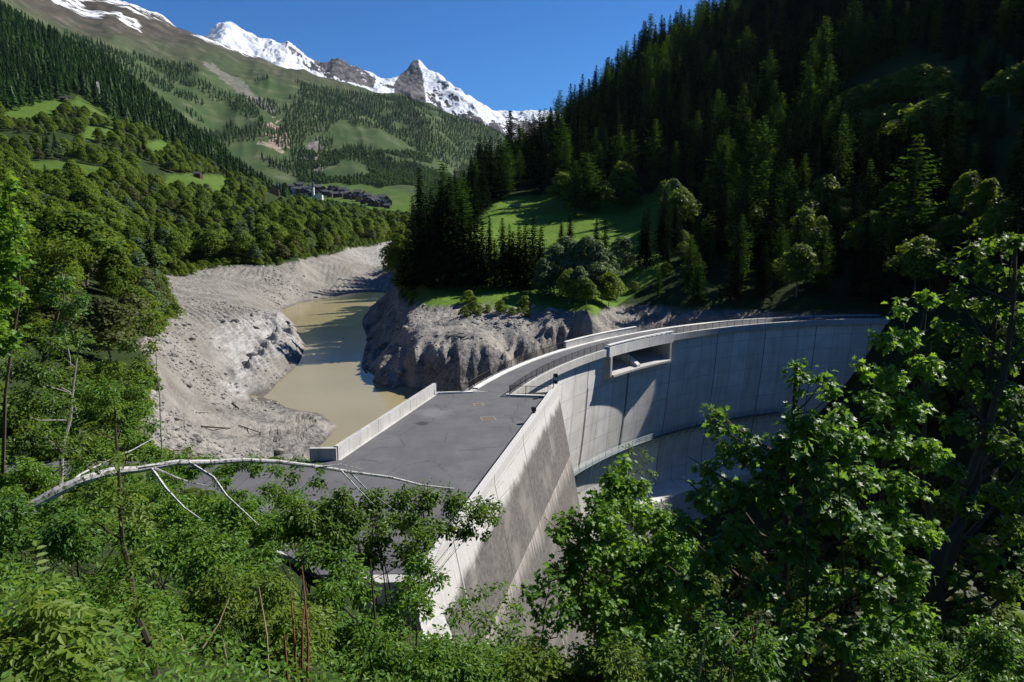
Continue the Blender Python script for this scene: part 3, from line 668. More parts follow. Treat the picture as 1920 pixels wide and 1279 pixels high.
mb = MB(); mb.bar((-9.2, 82.1, -.02), (-4.9, 82.65, -.02), .5, .18); fpart('kerb', mb, m_kerb); mb = MB(); mb.bar((-.6, 81.25, -.02), (4.6, 80.62, -.02), .5, .18); fpart('kerb', mb, m_kerb)
mb = MB(); railing(mb, [(-.3, 81.2, 0), (4.55, 80.62, 0)], zb=.16, step=.16, t=.03); fpart('railing', mb, m_post)
# left parapet wall: slightly crooked castings with open joints
LW = [(-15.75, 59.0), (-13.6, 66.9), (-11.5, 74.7), (-9.4, 82.4)]
mb = MB()
for (a, b) in zip(LW[:-1], LW[1:]):
    a = np.array(a); b = np.array(b); d = (b-a)/np.linalg.norm(b-a); n_ = np.array([-d[1], d[0]])*.22
    mb.bar((*(a+d*.03+n_), -.3), (*(b-d*.03+n_), -.3), .4, 1.55)
LW2 = [(-15.85, 58.95), (-18.3, 58.9)]
for (a, b) in zip(LW2[:-1], LW2[1:]):
    a = np.array(a); b = np.array(b); d = (b-a)/np.linalg.norm(b-a)
    mb.bar((*(a+d*.03), -.3), (*(b-d*.03), -.3), .4, 1.45)
fpart('parapet_wall', mb, m_conc)
mb = MB(); prism(mb, [(-9.5, 34), wl(43.6, .6, 0)[:2], wl(43.6, .6, 0)[:2][:1]+(36.5,), (-8, 38.6), (-13, 38.6)][:1]+[(-2.4, 32.5), (-4.4, 38.5), (-13, 38.5)], -20, -2.0); fpart('lower_ledge', mb, m_conc)
for (px, py, sx, sy) in ((897, 759, .95, .95), (915, 785, 1.35, 1.2)):
    p = at(px, py, z=0); cv = MB(); cv.box((p[0], p[1], .0), (sx, sy, .03), .24)
    fr = MB()
    for dx, dy, a, b in ((sx/2+.07, 0, .14, sy+.28), (-sx/2-.07, 0, .14, sy+.28), (0, sy/2+.07, sx, .14), (0, -sy/2-.07, sx, .14)):
        c, s_ = math.cos(.24), math.sin(.24); fr.box((p[0]+dx*c-dy*s_, p[1]+dx*s_+dy*c, .004), (a, b, .034), .24)
    o = fpart('manhole_cover', cv, plain('rusty_cover', (.12, .095, .075), .8)); f_ = fr.build('cover_frame', m_dark, o)
# floodlight pole by the railing, small lamp housing on the wall
p0 = np.array(wl(-.5, .2, 0)); t = thing('floodlight_pole', 'slim dark pole with two floodlights behind the forecourt railing', 'light pole', tuple(p0))
mb = MB(); mb.tube([(0, 0, -.5), (0, 0, 2.7)], .06, 6); mb.build('pole', m_post, t)
for z, s_ in ((2.55, .3), (1.75, .3)):
    mb = MB(); mb.box((.28, .05, z), (.34, .4, .42), .4); mb.box((.1, 0, z), (.2, .05, .05)); mb.build('floodlight', m_post, t)
p1 = np.array(wl(10.5, .12, 1.05)); t = thing('wall_lamp', 'small black lamp housing clamped on the forecourt wall', 'lamp', tuple(p1))
mb = MB(); mb.box((-.05, 0, .38), (.42, .5, .4), .24); mb.build('housing', m_post, t); mb = MB(); mb.tube([(0, 0, -.05), (0, 0, .2)], .07, 6); mb.box((0, 0, .02), (.3, .3, .04)); mb.build('bracket', m_post, t)
# ================================================================== VEGETATION: middle distance and far
RNG = np.random.default_rng(7)
def leaf_mat(name, a, b, trans=.35, gloss=.35, nscale=.35, instvar=.35, spec=.12):
    M = MN(name); M.b.inputs['Roughness'].default_value = gloss+.2; M.b.inputs['Specular IOR Level'].default_value = spec
    oi = M.n('ShaderNodeObjectInfo'); P = M.pos()
    f = M.math('ADD', M.math('MULTIPLY', M.map(M.noise(nscale, P, 3, .6), .3, .7), 1-instvar), M.math('MULTIPLY', oi.outputs['Random'], instvar))
    f = M.math('ADD', f, M.math('MULTIPLY', M.math('SUBTRACT', M.n('ShaderNodeNewGeometry').outputs['Random Per Island'], .5), .45), clamp=True)
    c = M.mix(f, a, b); M.base(c)
    tr = M.n('ShaderNodeBsdfTranslucent', {0: M.mix(.5, c, (min(1, b[0]*2.1), min(1, b[1]*1.9), b[2]*.5))})
    mx = M.n('ShaderNodeMixShader', {0: trans, 1: M.b.outputs[0], 2: tr.outputs[0]})
    M.L.new(mx.outputs[0], M.out.inputs[0]); return M.m
m_bark = plain('bark_brown', (.07, .052, .038), .95, .35, 2); m_barkg = plain('bark_grey', (.13, .12, .105), .95, .35, 2)
m_spruce = leaf_mat('spruce_needles', (.004, .011, .004), (.013, .026, .008), .08, spec=0)
m_larch = leaf_mat('larch_needles', (.014, .036, .007), (.048, .100, .016), .32, spec=0)
m_broad = leaf_mat('broad_leaves', (.034, .075, .008), (.14, .205, .024), .44, instvar=.6)
m_olive = leaf_mat('olive_leaves', (.045, .060, .018), (.10, .115, .036), .3)
m_pale = leaf_mat('pale_willow_leaves', (.06, .10, .045), (.11, .17, .075), .35)
m_farcon = leaf_mat('far_conifer_needles', (.011, .027, .010), (.026, .056, .016), .15, nscale=.02, spec=0)
m_farbr = leaf_mat('far_broad_leaves', (.024, .060, .009), (.060, .118, .018), .3, nscale=.03)
def rand_rot(n, rng, tilt=.6):
    """frames for small leaf faces: normals mostly up, spread by tilt"""
    N = rng.normal(size=(n, 3))*tilt+[0, 0, 1]; N /= np.linalg.norm(N, axis=1, keepdims=True)
    T = rng.normal(size=(n, 3)); T -= (T*N).sum(1, keepdims=True)*N; T /= np.linalg.norm(T, axis=1, keepdims=True)
    return T, np.cross(N, T), N
def leaves(C, s, T, B, N, shape, rng, fold=.18):
    """shape: (k,2) outline, first vertex = stalk; fans of triangles folded a little"""
    k = len(shape); n = len(C); sx = shape[:, 0]; sy = shape[:, 1]
    s = np.broadcast_to(s, (n,))[:, None, None]
    V = C[:, None]+s*(T[:, None]*sx[None, :, None]+B[:, None]*sy[None, :, None]+N[:, None]*(np.abs(sy)*fold-sx*sx*fold*1.2)[None, :, None])
    return V.reshape(-1, 3), k
def fan(n, k, tri):
    t = np.array(tri); return (np.arange(n)[:, None, None]*k+t[None]).reshape(-1, t.shape[1])
QUAD = np.array([(0, -.5), (1, -.4), (1.05, .4), (0, .5)])*.9; QT = [(0, 1, 2, 3)]
TRI = np.array([(0, -.25), (1, 0), (0, .25)]); TT = [(0, 1, 2)]
OVAL = np.array([(0, 0), (.35, -.27), (.75, -.2), (1.05, 0), (.75, .2), (.35, .27)]); OT = [(0, 1, 2, 3), (0, 3, 4, 5)]
MAPLE = np.array([(0, 0), (-.12, -.42), (.22, -.26), (.38, -.62), (.55, -.22), (.72, -.30), (1.05, 0), (.72, .30), (.55, .22), (.38, .62), (.22, .26), (-.12, .42)])
MT = [(0, 1, 2), (0, 2, 3), (0, 3, 4), (0, 4, 8), (4, 5, 6), (4, 6, 8), (6, 7, 8), (0, 8, 9), (0, 9, 10), (0, 10, 11)]
def spruce_mesh(name, h, r, seed, larch=False, dens=1.0):
    rng = np.random.default_rng(seed); C = []; T = []; S = []
    nl = int((34 if not larch else 28)*dens)
    for i in range(nl):
        f = (i+.5)/nl; z = h*(.07+.93*f**.92); rad = r*(1-f)**.72*(.72+.5*rng.random()) + .2
        if larch: rad = r*np.sin(min(1, (1-f)*1.15+.1)*1.5)*(.55+.6*rng.random())+.2
        nb = int(5+6*(1-f)+rng.integers(0, 3)); a0 = rng.random()*6.3
        for b in range(nb):
            a = a0+b*6.283/nb+rng.normal()*.22; L = rad*(.7+.5*rng.random()); k = max(2, int(L/.42*dens+1))
            u = (np.arange(k)+rng.random(k)*.6)/k; d = np.array([math.cos(a), math.sin(a)])
            droop = (.30 if not larch else .05)
            zz = z-droop*L*u*1.15+.16*L*u**3+rng.normal(size=k)*.07
            C.append(np.c_[d[0]*L*u, d[1]*L*u, zz]); 
            an = a+rng.normal(size=k)*.75
            T.append(np.c_[np.cos(an), np.sin(an), -(.45 if not larch else .1)+rng.normal(size=k)*.3]); S.append((.95-.35*u)*(.55+.5*rng.random(k))*(.85+.5*(1-f)))
    C = np.concatenate(C); T = np.concatenate(T); S = np.concatenate(S); T /= np.linalg.norm(T, axis=1, keepdims=True)
    N = rng.normal(size=C.shape)*.45+[0, 0, 1]; B = np.cross(N, T); B /= np.linalg.norm(B, axis=1, keepdims=True); N = np.cross(T, B)
    V, k = leaves(C, S, T, B, N, TRI*np.array([1, 1.7]), rng, .1)
    # leader
    return npmesh(name, V, [fan(len(C), k, TT)], (m_larch if larch else m_spruce,))
def trunk_mesh(name, h, r, mat, seed, limbs=0, top=.95):
    rng = np.random.default_rng(seed); mb = MB(); k = 7
    zz = np.linspace(-1.2, h*top, k); wob = np.cumsum(rng.normal(size=(k, 2))*h*.008, axis=0)
    mb.tube(np.c_[wob, zz], r*(1-np.linspace(0, 1, k)*.88), 6)
    for i in range(limbs):
        f = .3+.55*rng.random(); a = rng.random()*6.3; L = h*.32*(1.1-f*.6); p0 = np.array([0, 0, h*f])
        q = np.array([math.cos(a)*L*.8, math.sin(a)*L*.8, h*f+L*.7]); m_ = (p0+q)/2+[0, 0, -L*.08]
        mb.tube([p0, m_, q], [r*.4, r*.25, r*.08], 4)
    return mb.mesh(name, mat)
def broad_mesh(name, h, r, seed, mat, nl=16, per=230, s=.42, z0=.18, shape=QUAD, tris=QT, tall=1.0):
    rng = np.random.default_rng(seed); Cs = []; Ns = []; Ss = []
    for i in range(nl):
        f = i/max(1, nl-1); a = i*2.4+rng.random()*.8; z = h*(z0+.12+(1-z0-.24)*f)
        rr = r*math.sin(min(math.pi, (.16+.80*f**.85)*math.pi))*.62*(.6+.5*rng.random())
        c = np.array([math.cos(a)*rr, math.sin(a)*rr, z]); R = r*(.34+.24*rng.random())*(1.15-.45*f)
        d = rng.normal(size=(per, 3)); d /= np.linalg.norm(d, axis=1, keepdims=True); d[:, 2] = np.abs(d[:, 2])*1.0-.35*rng.random(per)
        u = R*(.55+.5*rng.random(per)**.5)*(1+.25*fbm(d[:, 0]*2+i*3, d[:, 1]*2+d[:, 2]*2, 2, seed))
        Cs.append(c+d*u[:, None]*[1, 1, .85*tall]); Ns.append(d*.8+[0, 0, .7]); Ss.append(s*(.6+.7*rng.random(per)))
    C = np.concatenate(Cs); N = np.concatenate(Ns)+rng.normal(size=C.shape)*.45; N /= np.linalg.norm(N, axis=1, keepdims=True)
    T = rng.normal(size=C.shape); T -= (T*N).sum(1, keepdims=True)*N; T /= np.linalg.norm(T, axis=1, keepdims=True); B = np.cross(N, T)
    V, k = leaves(C, np.concatenate(Ss), T, B, N, shape, rng); return npmesh(name, V, [fan(len(C), k, tris)], (mat,))
def far_conifer(name, seed, mat):
    rng = np.random.default_rng(seed); V = []; F_ = []; n = 0
    for i in range(9):
        f = i/9; z = .1+.85*f; r = .17*(1-f)**.8+.015; k = 6
        for b in range(k):
            a = b*6.283/k+rng.random(); L = r*(.7+.6*rng.random()); w = .42
            V += [(0, 0, z+.13), (math.cos(a-w)*L, math.sin(a-w)*L, z-.05*rng.random()), (math.cos(a+w)*L, math.sin(a+w)*L, z-.05)]; F_.append((n, n+1, n+2)); n += 3
    return npmesh(name, np.array(V), [np.array(F_)], (mat,))
PROTO = {}
for i in range(3): PROTO['spruce', i] = (spruce_mesh('spruce_crown', 24, 3.6+.5*i, 10+i), trunk_mesh('spruce_trunk', 24, .28, m_bark, i))
for i in range(2): PROTO['larch', i] = (spruce_mesh('larch_crown', 22, 4.2, 20+i, True), trunk_mesh('larch_trunk', 22, .27, m_bark, 5+i))
for i in range(5): PROTO['broad', i] = (broad_mesh('leafy_crown', 11, (5.0, 4.4, 5.4, 4.0, 4.8)[i], 30+i, m_broad, (16, 12, 20, 14, 18)[i]), trunk_mesh('leafy_trunk', 11, .2, m_barkg, 8+i, 6, .8))
for i in range(2): PROTO['olive', i] = (broad_mesh('olive_crown', 9, 4.2, 40+i, m_olive, 14, 190, .36), trunk_mesh('olive_trunk', 9, .16, m_barkg, 12+i, 6, .8))
for i in range(2): PROTO['pale', i] = (broad_mesh('pale_crown', 10, 3.3, 50+i, m_pale, 16, 210, .30, .08), trunk_mesh('pale_trunk', 10, .15, m_barkg, 15+i, 6, .85))
PROTO['bush', 0] = (broad_mesh('bush_crown', 2.6, 1.9, 60, m_broad, 9, 120, .22, -.05), trunk_mesh('bush_trunk', 2.2, .07, m_barkg, 18, 4, .8))
for i in range(2): PROTO['farcon', i] = (far_conifer('far_conifer', 70+i, m_farcon), None)
for i in range(2): PROTO['farlarch', i] = (far_conifer('far_larch', 74+i, leaf_mat('far_larch_needles', (.018, .045, .010), (.034, .078, .016), .25, nscale=.02)), None)
for i in range(2): PROTO['farbr', i] = (broad_mesh('far_leafy', 1, .48, 80+i, m_farbr, 10, 34, .13, .0), None)
NAMES = {'spruce': ('spruce_tree', 'spruce'), 'larch': ('larch_tree', 'larch'), 'broad': ('broadleaf_tree', 'deciduous tree'), 'olive': ('scrub_tree', 'small tree'), 'pale': ('willow_tree', 'willow'), 'bush': ('bush', 'bush')}
BASEH = {'spruce': 24, 'larch': 22, 'broad': 11, 'olive': 9, 'pale': 10, 'bush': 2.6, 'farcon': 1, 'farlarch': 1, 'farbr': 1}
NV = {k[0]: max(q[1] for q in PROTO if q[0] == k[0])+1 for k in PROTO}
def plant(kind, x, y, z, h, label, group=None, rng=RNG, var=None, wid=1.0):
    v = int(rng.integers(NV[kind])) if var is None else var
    cr, tr = PROTO[kind, v]; nm, cat = NAMES[kind]
    t = thing(nm, label, cat, (x, y, z-.1), rng.random()*6.28, group)
    s = h/BASEH[kind]; wid = wid*rng.uniform(.85, 1.25); t.scale = (s*wid, s*wid, s)
    link('trunk', tr, t); link('crown', cr, t); return t
# stuff: masses of trees past the first 300 of their kind, instanced on one point cloud per kind
def mass(name, kind, pts, label, v):
    if len(pts) == 0: return
    P = np.array(pts, float); me = bpy.data.meshes.new(name); me.vertices.add(len(P)); me.vertices.foreach_set('co', P[:, :3].astype(np.float32).ravel())
    a = me.attributes.new('sc', 'FLOAT', 'POINT'); a.data.foreach_set('value', P[:, 3].astype(np.float32))
    b = me.attributes.new('rz', 'FLOAT', 'POINT'); b.data.foreach_set('value', P[:, 4].astype(np.float32))
    po = bpy.data.objects.new(name+'_member', PROTO[kind, v][0])
    o = link(name, me); tag(o, label, None, None, 'stuff')
    ng = bpy.data.node_groups.new(name, 'GeometryNodeTree')
    ng.interface.new_socket('Geometry', in_out='INPUT', socket_type='NodeSocketGeometry'); ng.interface.new_socket('Geometry', in_out='OUTPUT', socket_type='NodeSocketGeometry')
    N = ng.nodes; L = ng.links; gi = N.new('NodeGroupInput'); go = N.new('NodeGroupOutput'); ip = N.new('GeometryNodeInstanceOnPoints')
    oi = N.new('GeometryNodeObjectInfo'); oi.inputs['Object'].default_value = po; oi.inputs['As Instance'].default_value = True
    n1_ = N.new('GeometryNodeInputNamedAttribute'); n1_.data_type = 'FLOAT'; n1_.inputs['Name'].default_value = 'sc'
    n2_ = N.new('GeometryNodeInputNamedAttribute'); n2_.data_type = 'FLOAT'; n2_.inputs['Name'].default_value = 'rz'
    cx_ = N.new('ShaderNodeCombineXYZ'); L.new(n2_.outputs['Attribute'], cx_.inputs[2]); L.new(cx_.outputs[0], ip.inputs['Rotation'])
    L.new(gi.outputs[0], ip.inputs['Points']); L.new(oi.outputs['Geometry'], ip.inputs['Instance']); L.new(n1_.outputs['Attribute'], ip.inputs['Scale']); L.new(ip.outputs[0], go.inputs[0])
    o.modifiers.new('trees', 'NODES').node_group = ng
# ---------------------------------------------------------------- individually placed trees round the meadow
def place_px(kind, px, pyb, pyt, label, group=None, wid=1.0, var=None):
    h_ = hit(px, pyb)
    if h_ is None: return None
    x, y, z = h_
    e2 = te(px, pyt)[1]; h = H+e2*y-z
    used.append((x, y)); 
    if group: label = None
    o = plant(kind, x, y, z, max(1.5, h), label, group, RNG, var, wid)
    if group: GROUPS.setdefault(group, []).append((px, o))
    return o
used = []; GROUPS = {}
ORD = 'first second third fourth fifth sixth seventh eighth ninth tenth eleventh twelfth thirteenth fourteenth fifteenth sixteenth seventeenth eighteenth nineteenth twentieth'.split()
def ordinals(group, what, where):
    """each member's label counts it from whichever end is nearer"""
    m = sorted(GROUPS[group], key=lambda q: q[0]); n = len(m)
    for i, (p_, o) in enumerate(m):
        j, side = (i, 'left') if i < (n+1)//2 else (n-1-i, 'right')
        o['label'] = ('%s %s from the %s %s' % (ORD[j], what, side, where)) if j else '%s at the far %s %s' % (what, side, where)
G1 = 'spruces lining the foot of the green meadow'
for i, (a, b, c) in enumerate([(766,548,425),(778,530,392),(790,552,385),(803,540,362),(818,548,372),(830,552,352),(842,540,345),(856,550,392),(868,538,372),(882,552,398),(893,540,402),(905,548,415),(918,505,402),(942,512,408),(955,515,418),(928,552,446),(945,556,450),(962,552,432),(973,540,420),(985,550,415),(1014,552,420),(1000,535,404),(1052,462,408),(1068,470,400),(1117,480,411),(1133,505,412),(1212,505,384),(1205,480,395),(845,470,330),(870,440,318),(890,430,330),(810,480,350),(1030,556,470),(885,410,300),(905,398,300)]):
    place_px('spruce', a, min(b, 541), c, 'tall dark spruce at the lower edge of the sunlit meadow', G1, wid=1.15)
for a, b, c in [(1040,556,452),(1060,552,438),(1078,556,446),(1098,556,436),(1116,560,446),(1020,560,480),(1165,520,440),(1140,548,470),(1085,570,495)]:
    place_px('pale', a, b, c, 'pale grey-green willow at the foot of the sunlit meadow', 'pale willows below the meadow', wid=1.1)
for a, b, c in [(1068,572,505),(1128,565,500),(1142,575,510),(1100,575,520),(1155,560,522)]:
    place_px('broad', a, b, c, 'bright green young tree beside the pale willows', 'bright young trees below the meadow')
place_px('larch', 1096, 398, 286, 'broad dark larch standing tallest at the top of the meadow', wid=1.7)
place_px('larch', 1078, 395, 300, 'slimmer dark larch left of the tallest one above the meadow', wid=1.3)
place_px('broad', 1166, 385, 302, 'round bright green tree behind the chestnut above the meadow', wid=1.15)
place_px('broad', 1132, 398, 337, 'round mid-green tree between the tall larch and the bright round tree', wid=1.25)
place_px('broad', 1181, 392, 357, 'small round bush-like tree at the right top of the meadow', wid=1.4)
place_px('broad', 1053, 392, 322, 'dark leafy tree at the left of the clump above the meadow', wid=1.2)
place_px('bush', 1087, 408, 396, 'low dark bush under the tall larch on the meadow', wid=2)
place_px('pale', 1262, 420, 330, 'silvery leafy tree against the dark wood right of the meadow')
place_px('broad', 1245, 400, 338, 'leafy tree with a bright rim right of the meadow'); place_px('broad', 1275, 440, 352, 'leafy tree below the silvery tree right of the meadow')
place_px('spruce', 1198, 500, 470, 'small young spruce alone on the right-hand meadow strip'); place_px('bush', 1190, 545, 528, 'small bush on the lower right corner of the meadow')
G2 = 'sunlit leafy trees on the knoll in the dark wood'
for a, b, c in [(1590,235,168),(1612,225,155),(1635,215,148),(1660,212,138),(1690,205,128),(1722,205,118),(1752,210,122),(1620,280,205),(1650,275,195),(1685,270,190),(1735,290,185),(1760,275,175),(1895,200,120),(1915,190,115),(1600,300,230)]:
    place_px('broad', a, b, c, 'leafy tree with a sunlit crown on the knoll amid the dark wood', G2, wid=1.35)
for a, b, c in [(1545,420,322),(1560,425,350),(1525,430,352),(1500,440,355),(1580,440,370),(1440,450,380),(1725,460,370),(1700,470,390),(1755,440,385),(1420,440,372),(1780,480,400),(1840,450,330),(1810,420,320)]:
    place_px('broad', a, b, c, 'leafy tree low on the shaded slope above the dam crest', 'leafy trees on the shaded slope above the dam')
ordinals(G1, 'dark spruce', 'in the row at the foot of the sunlit meadow'); ordinals(G2, 'sunlit leafy tree', 'on the knoll amid the dark wood')
ordinals('pale willows below the meadow', 'pale grey-green willow', 'below the meadow'); ordinals('bright young trees below the meadow', 'bright green young tree', 'beside the pale willows')
ordinals('leafy trees on the shaded slope above the dam', 'leafy tree', 'low on the shaded slope above the dam crest')
# ---------------------------------------------------------------- scattered woods
def scatter(n, xr, yr, seed):
    r = np.random.default_rng(seed); y = np.exp(r.uniform(math.log(yr[0]), math.log(yr[1]), n)); t = r.uniform(xr[0], xr[1], n); return t*y, y, r
def thin(x, y, keep, dmin, pre=()):
    """grid-based minimum spacing"""
    cells = {}; out = []
    for (a, b) in pre: cells.setdefault((int(a//dmin), int(b//dmin)), []).append((a, b))
    for i in np.where(keep)[0]:
        d = dmin if np.isscalar(dmin) else dmin[i]
        c = (int(x[i]//d), int(y[i]//d)) ; ok = True
        for u in (-1, 0, 1):
            for v in (-1, 0, 1):
                for (a, b) in cells.get((c[0]+u, c[1]+v), ()):
                    if (a-x[i])**2+(b-y[i])**2 < d*d: ok = False
        if ok: cells.setdefault(c, []).append((x[i], y[i])); out.append(i)
    return np.array(out, int)
def ground_px(x, y):
    z = zat(x, y); px, py = project(x, y, z); return z, px, py
woods = []           # (kind, x, y, z, h, region)
def add_wood(x, y, sel, z, kinds, probs, hs, region, r):
    for i in sel:
        k = kinds[r.choice(len(kinds), p=probs)]; a, b = hs[k]; woods.append((k, x[i], y[i], z[i], r.uniform(a, b), region))
# A: dark slope on the right
x, y, r = scatter(60000, (-.22, .98), (110, 640), 1); z, px, py = ground_px(x, y)
mA = (z > .6) & (~inpoly(px, py, MEADOW)) & (px > 742) & ((inpoly(x, y, Dpoly) == False) | (x > 86)) & ~((x < -2) & (y > 240) & (y < 322)) & (x > -60) & visible(x, y, z+24)
mA &= ~((y < 240) & (px < 760)) & (py < 575+0*px)
mA &= ~((px < 800) & (y > 300)) & ~inpoly(px, py, [(1560, 330), (1585, 160), (1680, 120), (1810, 120), (1800, 330)])
sel = thin(x, y, mA, 6.6, used)
lar = fbm(x*.02, y*.02, 2, 91)
for i in sel:
    u = r.random(); k = 'larch' if u < .24+.5*lar[i] else 'spruce'
    if py[i] > 400 and px[i] > 1240 and r.random() < .25: k = 'broad'
    hh = r.uniform(17, 38)*(1-.25*r.random()) if k != 'broad' else r.uniform(9, 15)
    if z[i] < 8 and k != 'broad': hh *= .7
    if 1225 < px[i] < 1340 and py[i] > 370: hh *= .6
    if 1780 < px[i] and 90 < py[i] < 400: hh *= .55
    woods.append((k, x[i], y[i], z[i], hh, 'right'))
# B: leafy wood on the near left bank and lower left slope
x, y, r = scatter(60000, (-1.05, -.12), (92, 1050), 2); z, px, py = ground_px(x, y)
inB = (z > -.1) & (px < 770) & (px > -160) & (~inpoly(px, py, MEADOW2[0])) & (~inpoly(px, py, MEADOW2[1])) & (~inpoly(px, py, MEADOW2[2])) & visible(x, y, z+10)
CONP = [(-300, -200), (0, 215), (150, 175), (215, 230), (300, 260), (360, 300), (430, 330), (540, 372), (560, 330), (400, 200), (200, 60), (100, -100)]; con = inpoly(px, py, CONP)
inB &= ~con
den = fbm(x*.012, y*.012, 3, 92)
inB &= (den > -.18) | (y < 430)
VLX = [500, 535, 560, 600, 650, 695, 745, 790]; VLY = [354, 352, 352, 358, 362, 374, 382, 386]
def hides_village(x, y, z, h, px):
    return (px > 495) & (px < 785) & (project(x, y, z+h)[1] < np.interp(px, VLX, VLY)+17)
inB &= ~hides_village(x, y, z, 12, px)
for p in MEADOW2[3:]: inB &= ~inpoly(px, py, p)
sel = thin(x, y, inB, 6.2)
for i in sel:
    k = ('broad', 'olive', 'spruce', 'pale')[r.choice(4, p=(.60, .28, .05, .07))]
    woods.append((k, x[i], y[i], z[i], r.uniform(7, 18)*(.75+.25*r.random()) if k in ('broad', 'pale') else r.uniform(5, 10) if k == 'olive' else r.uniform(14, 20), 'left'))
# scrub along the edges of the banks and meadows
x, y, r = scatter(60000, (-1.0, .12), (60, 600), 8); z, px, py = ground_px(x, y)
me_ = (fbm(x*.05, y*.05, 3, 101) > -.05) & visible(x, y, z+2)
sb = me_ & (z > -1.3) & (z < 1.8) & (px < 770) & (px > -100) & (y > 62)
sb |= visible(x, y, z+2) & (z > -2.2) & (z < -.2) & (px > 770) & (px < 1200) & (y < 210) & (fbm(x*.1, y*.1, 2, 102) > .1) & ~inpoly(x, y, Dpoly)
sel = thin(x, y, sb, 2.3)
mass('scrub', 'bush', [(x[i], y[i], z[i]-.15, r.uniform(.35, 1.25), r.random()*6.28) for i in sel if not (x[i] > -20 and y[i] < 86)], 'low scrub fringing the drained banks', 0)
# C: conifer belt on the left slope
x, y, r = scatter(60000, (-1.1, -.3), (620, 1520), 3); z, px, py = ground_px(x, y); con = inpoly(px, py, CONP)
mC = con & visible(x, y, z+22) & (px < 600) & (py > -60)
sel = thin(x, y, mC, 8.5)
for i in sel: woods.append(('farcon' if r.random() < .78 else 'farlarch', x[i], y[i], z[i], r.uniform(18, 30), 'belt'))
# D: far side of the valley: long bands of larch and spruce, loose groups, leafy groups low down
x, y, r = scatter(150000, (-1.0, .12), (1500, 4100), 4); z, px, py = ground_px(x, y)
vis = visible(x, y, z+15) & (px > -60) & (px < 1080)
bands = [[(540,150),(620,160),(700,172),(780,190),(880,222),(960,250),(1010,290),(980,330),(900,330),(860,318),(800,300),(740,262),(690,240),(640,225),(600,200),(560,180)],
  [(410,175),(470,200),(520,250),(560,240),(580,300),(545,300),(490,240),(440,215),(400,190)],[(230,60),(300,75),(370,130),(365,148),(320,140),(250,100)],[(170,10),(260,60),(250,90),(180,50)],[(480,290),(560,300),(610,330),(560,345),(500,320)],
  [(590,260),(620,240),(625,310),(600,320)],[(640,270),(700,275),(760,300),(800,320),(780,330),(700,310),(650,300)],[(450,65),(570,115),(560,130),(470,90)]]
inb = np.zeros(len(x), bool); jx = fbm(x*.006, y*.004, 3, 93)*22; jy = fbm(x*.006+5, y*.004, 3, 94)*11
for p in bands: inb |= inpoly(px+jx, py+jy, p)
loose = fbm(x*.0035, y*.0028, 4, 95) > .27
low = (py > 285) & (py < 385) & (px > 560)
nl_ = (z < 620)
sel = thin(x, y, vis & nl_ & ((inb & (fbm(x*.01, y*.007, 2, 96) > -.45)) | (loose & (r.random(len(x)) < .6))) & ~(low & ~inb), 10.5)
for i in sel: woods.append(('farcon' if r.random() < .55 else 'farlarch', x[i], y[i], z[i], r.uniform(14, 24), 'far'))
m2 = vis & low & (fbm(x*.006, y*.004, 3, 97) > .02) & ~inpoly(px, py, [(560,392),(600,355),(680,345),(770,362),(790,395),(700,402)])
sel = thin(x, y, m2, 9)
for i in sel: woods.append(('farbr', x[i], y[i], z[i], r.uniform(8, 15), 'far'))
# E: leafy trees between the belt, the canyon and the village
x, y, r = scatter(30000, (-.62, -.1), (1000, 2000), 5); z, px, py = ground_px(x, y); con = inpoly(px, py, CONP)
vil = inpoly(px, py, [(505,352),(560,348),(640,352),(700,362),(770,378),(775,392),(740,396),(690,388),(640,384),(590,378),(520,362)])
mE = visible(x, y, z+10) & ~con & (px > 380) & (px < 800) & ~vil & ~inpoly(px, py, [(700,358),(740,350),(790,372),(770,376)])
mE &= (fbm(x*.008, y*.008, 3, 98) > -.12) | (py > 385)
mE &= ~hides_village(x, y, z, 11, px)
sel = thin(x, y, mE, 8)
for i in sel: woods.append(('farbr', x[i], y[i], z[i], r.uniform(8, 14), 'far'))
# F: leafy wood in the gorge below the dam
r = np.random.default_rng(12); x = r.uniform(4, 130, 9000); y = r.uniform(20, 138, 9000); z, px, py = ground_px(x, y)
pt = project(x, y, z+11)[1]
mF = inpoly(x, y, Dpoly) & (np.hypot(x-CX, y-CY) < 84) & (pt > np.interp(px, [1000, 1240, 1300, 1500, 1640, 1700, 1900], [1400, 1300, 1010, 930, 800, 640, 520])) & (z < 14)
mF &= (x-5.4)-(y-82)*.24-(0-z)*.2 > 4
for i in thin(x, y, mF, 5.5): woods.append(('olive' if r.random() < .3 else 'broad', x[i], y[i], z[i], r.uniform(7, 11), 'gorge'))
LAB = {('broad','gorge'): '', ('olive','gorge'): '', ('spruce','right'): 'dark spruce in the dense shaded wood on the steep right slope', ('larch','right'): 'light green larch among the dark spruces on the steep right slope', ('broad','right'): 'leafy tree among the conifers on the steep right slope',
  ('broad','left'): 'round bright green tree in the leafy wood on the left bank', ('olive','left'): 'low olive-green tree in the leafy wood on the left bank', ('pale','left'): 'pale willow in the leafy wood on the left bank', ('spruce','left'): 'lone dark spruce among leafy trees on the left bank',
  ('farcon','belt'): 'dark conifer in the steep belt on the far left slope', ('farlarch','belt'): 'lighter larch in the steep belt on the far left slope', ('farcon','far'): 'tiny conifer on the far valley side', ('farlarch','far'): 'tiny larch on the far valley side', ('farbr','far'): 'tiny leafy tree on the far valley floor'}
GRP = {'gorge': 'trees of the leafy wood in the gorge below the dam', 'right': 'trees of the shaded wood on the right slope', 'left': 'trees of the leafy wood on the left bank', 'belt': 'conifer belt on the left slope', 'far': 'woods on the far valley side'}
cap = {}
woods.sort(key=lambda w_: -w_[4]/w_[2])
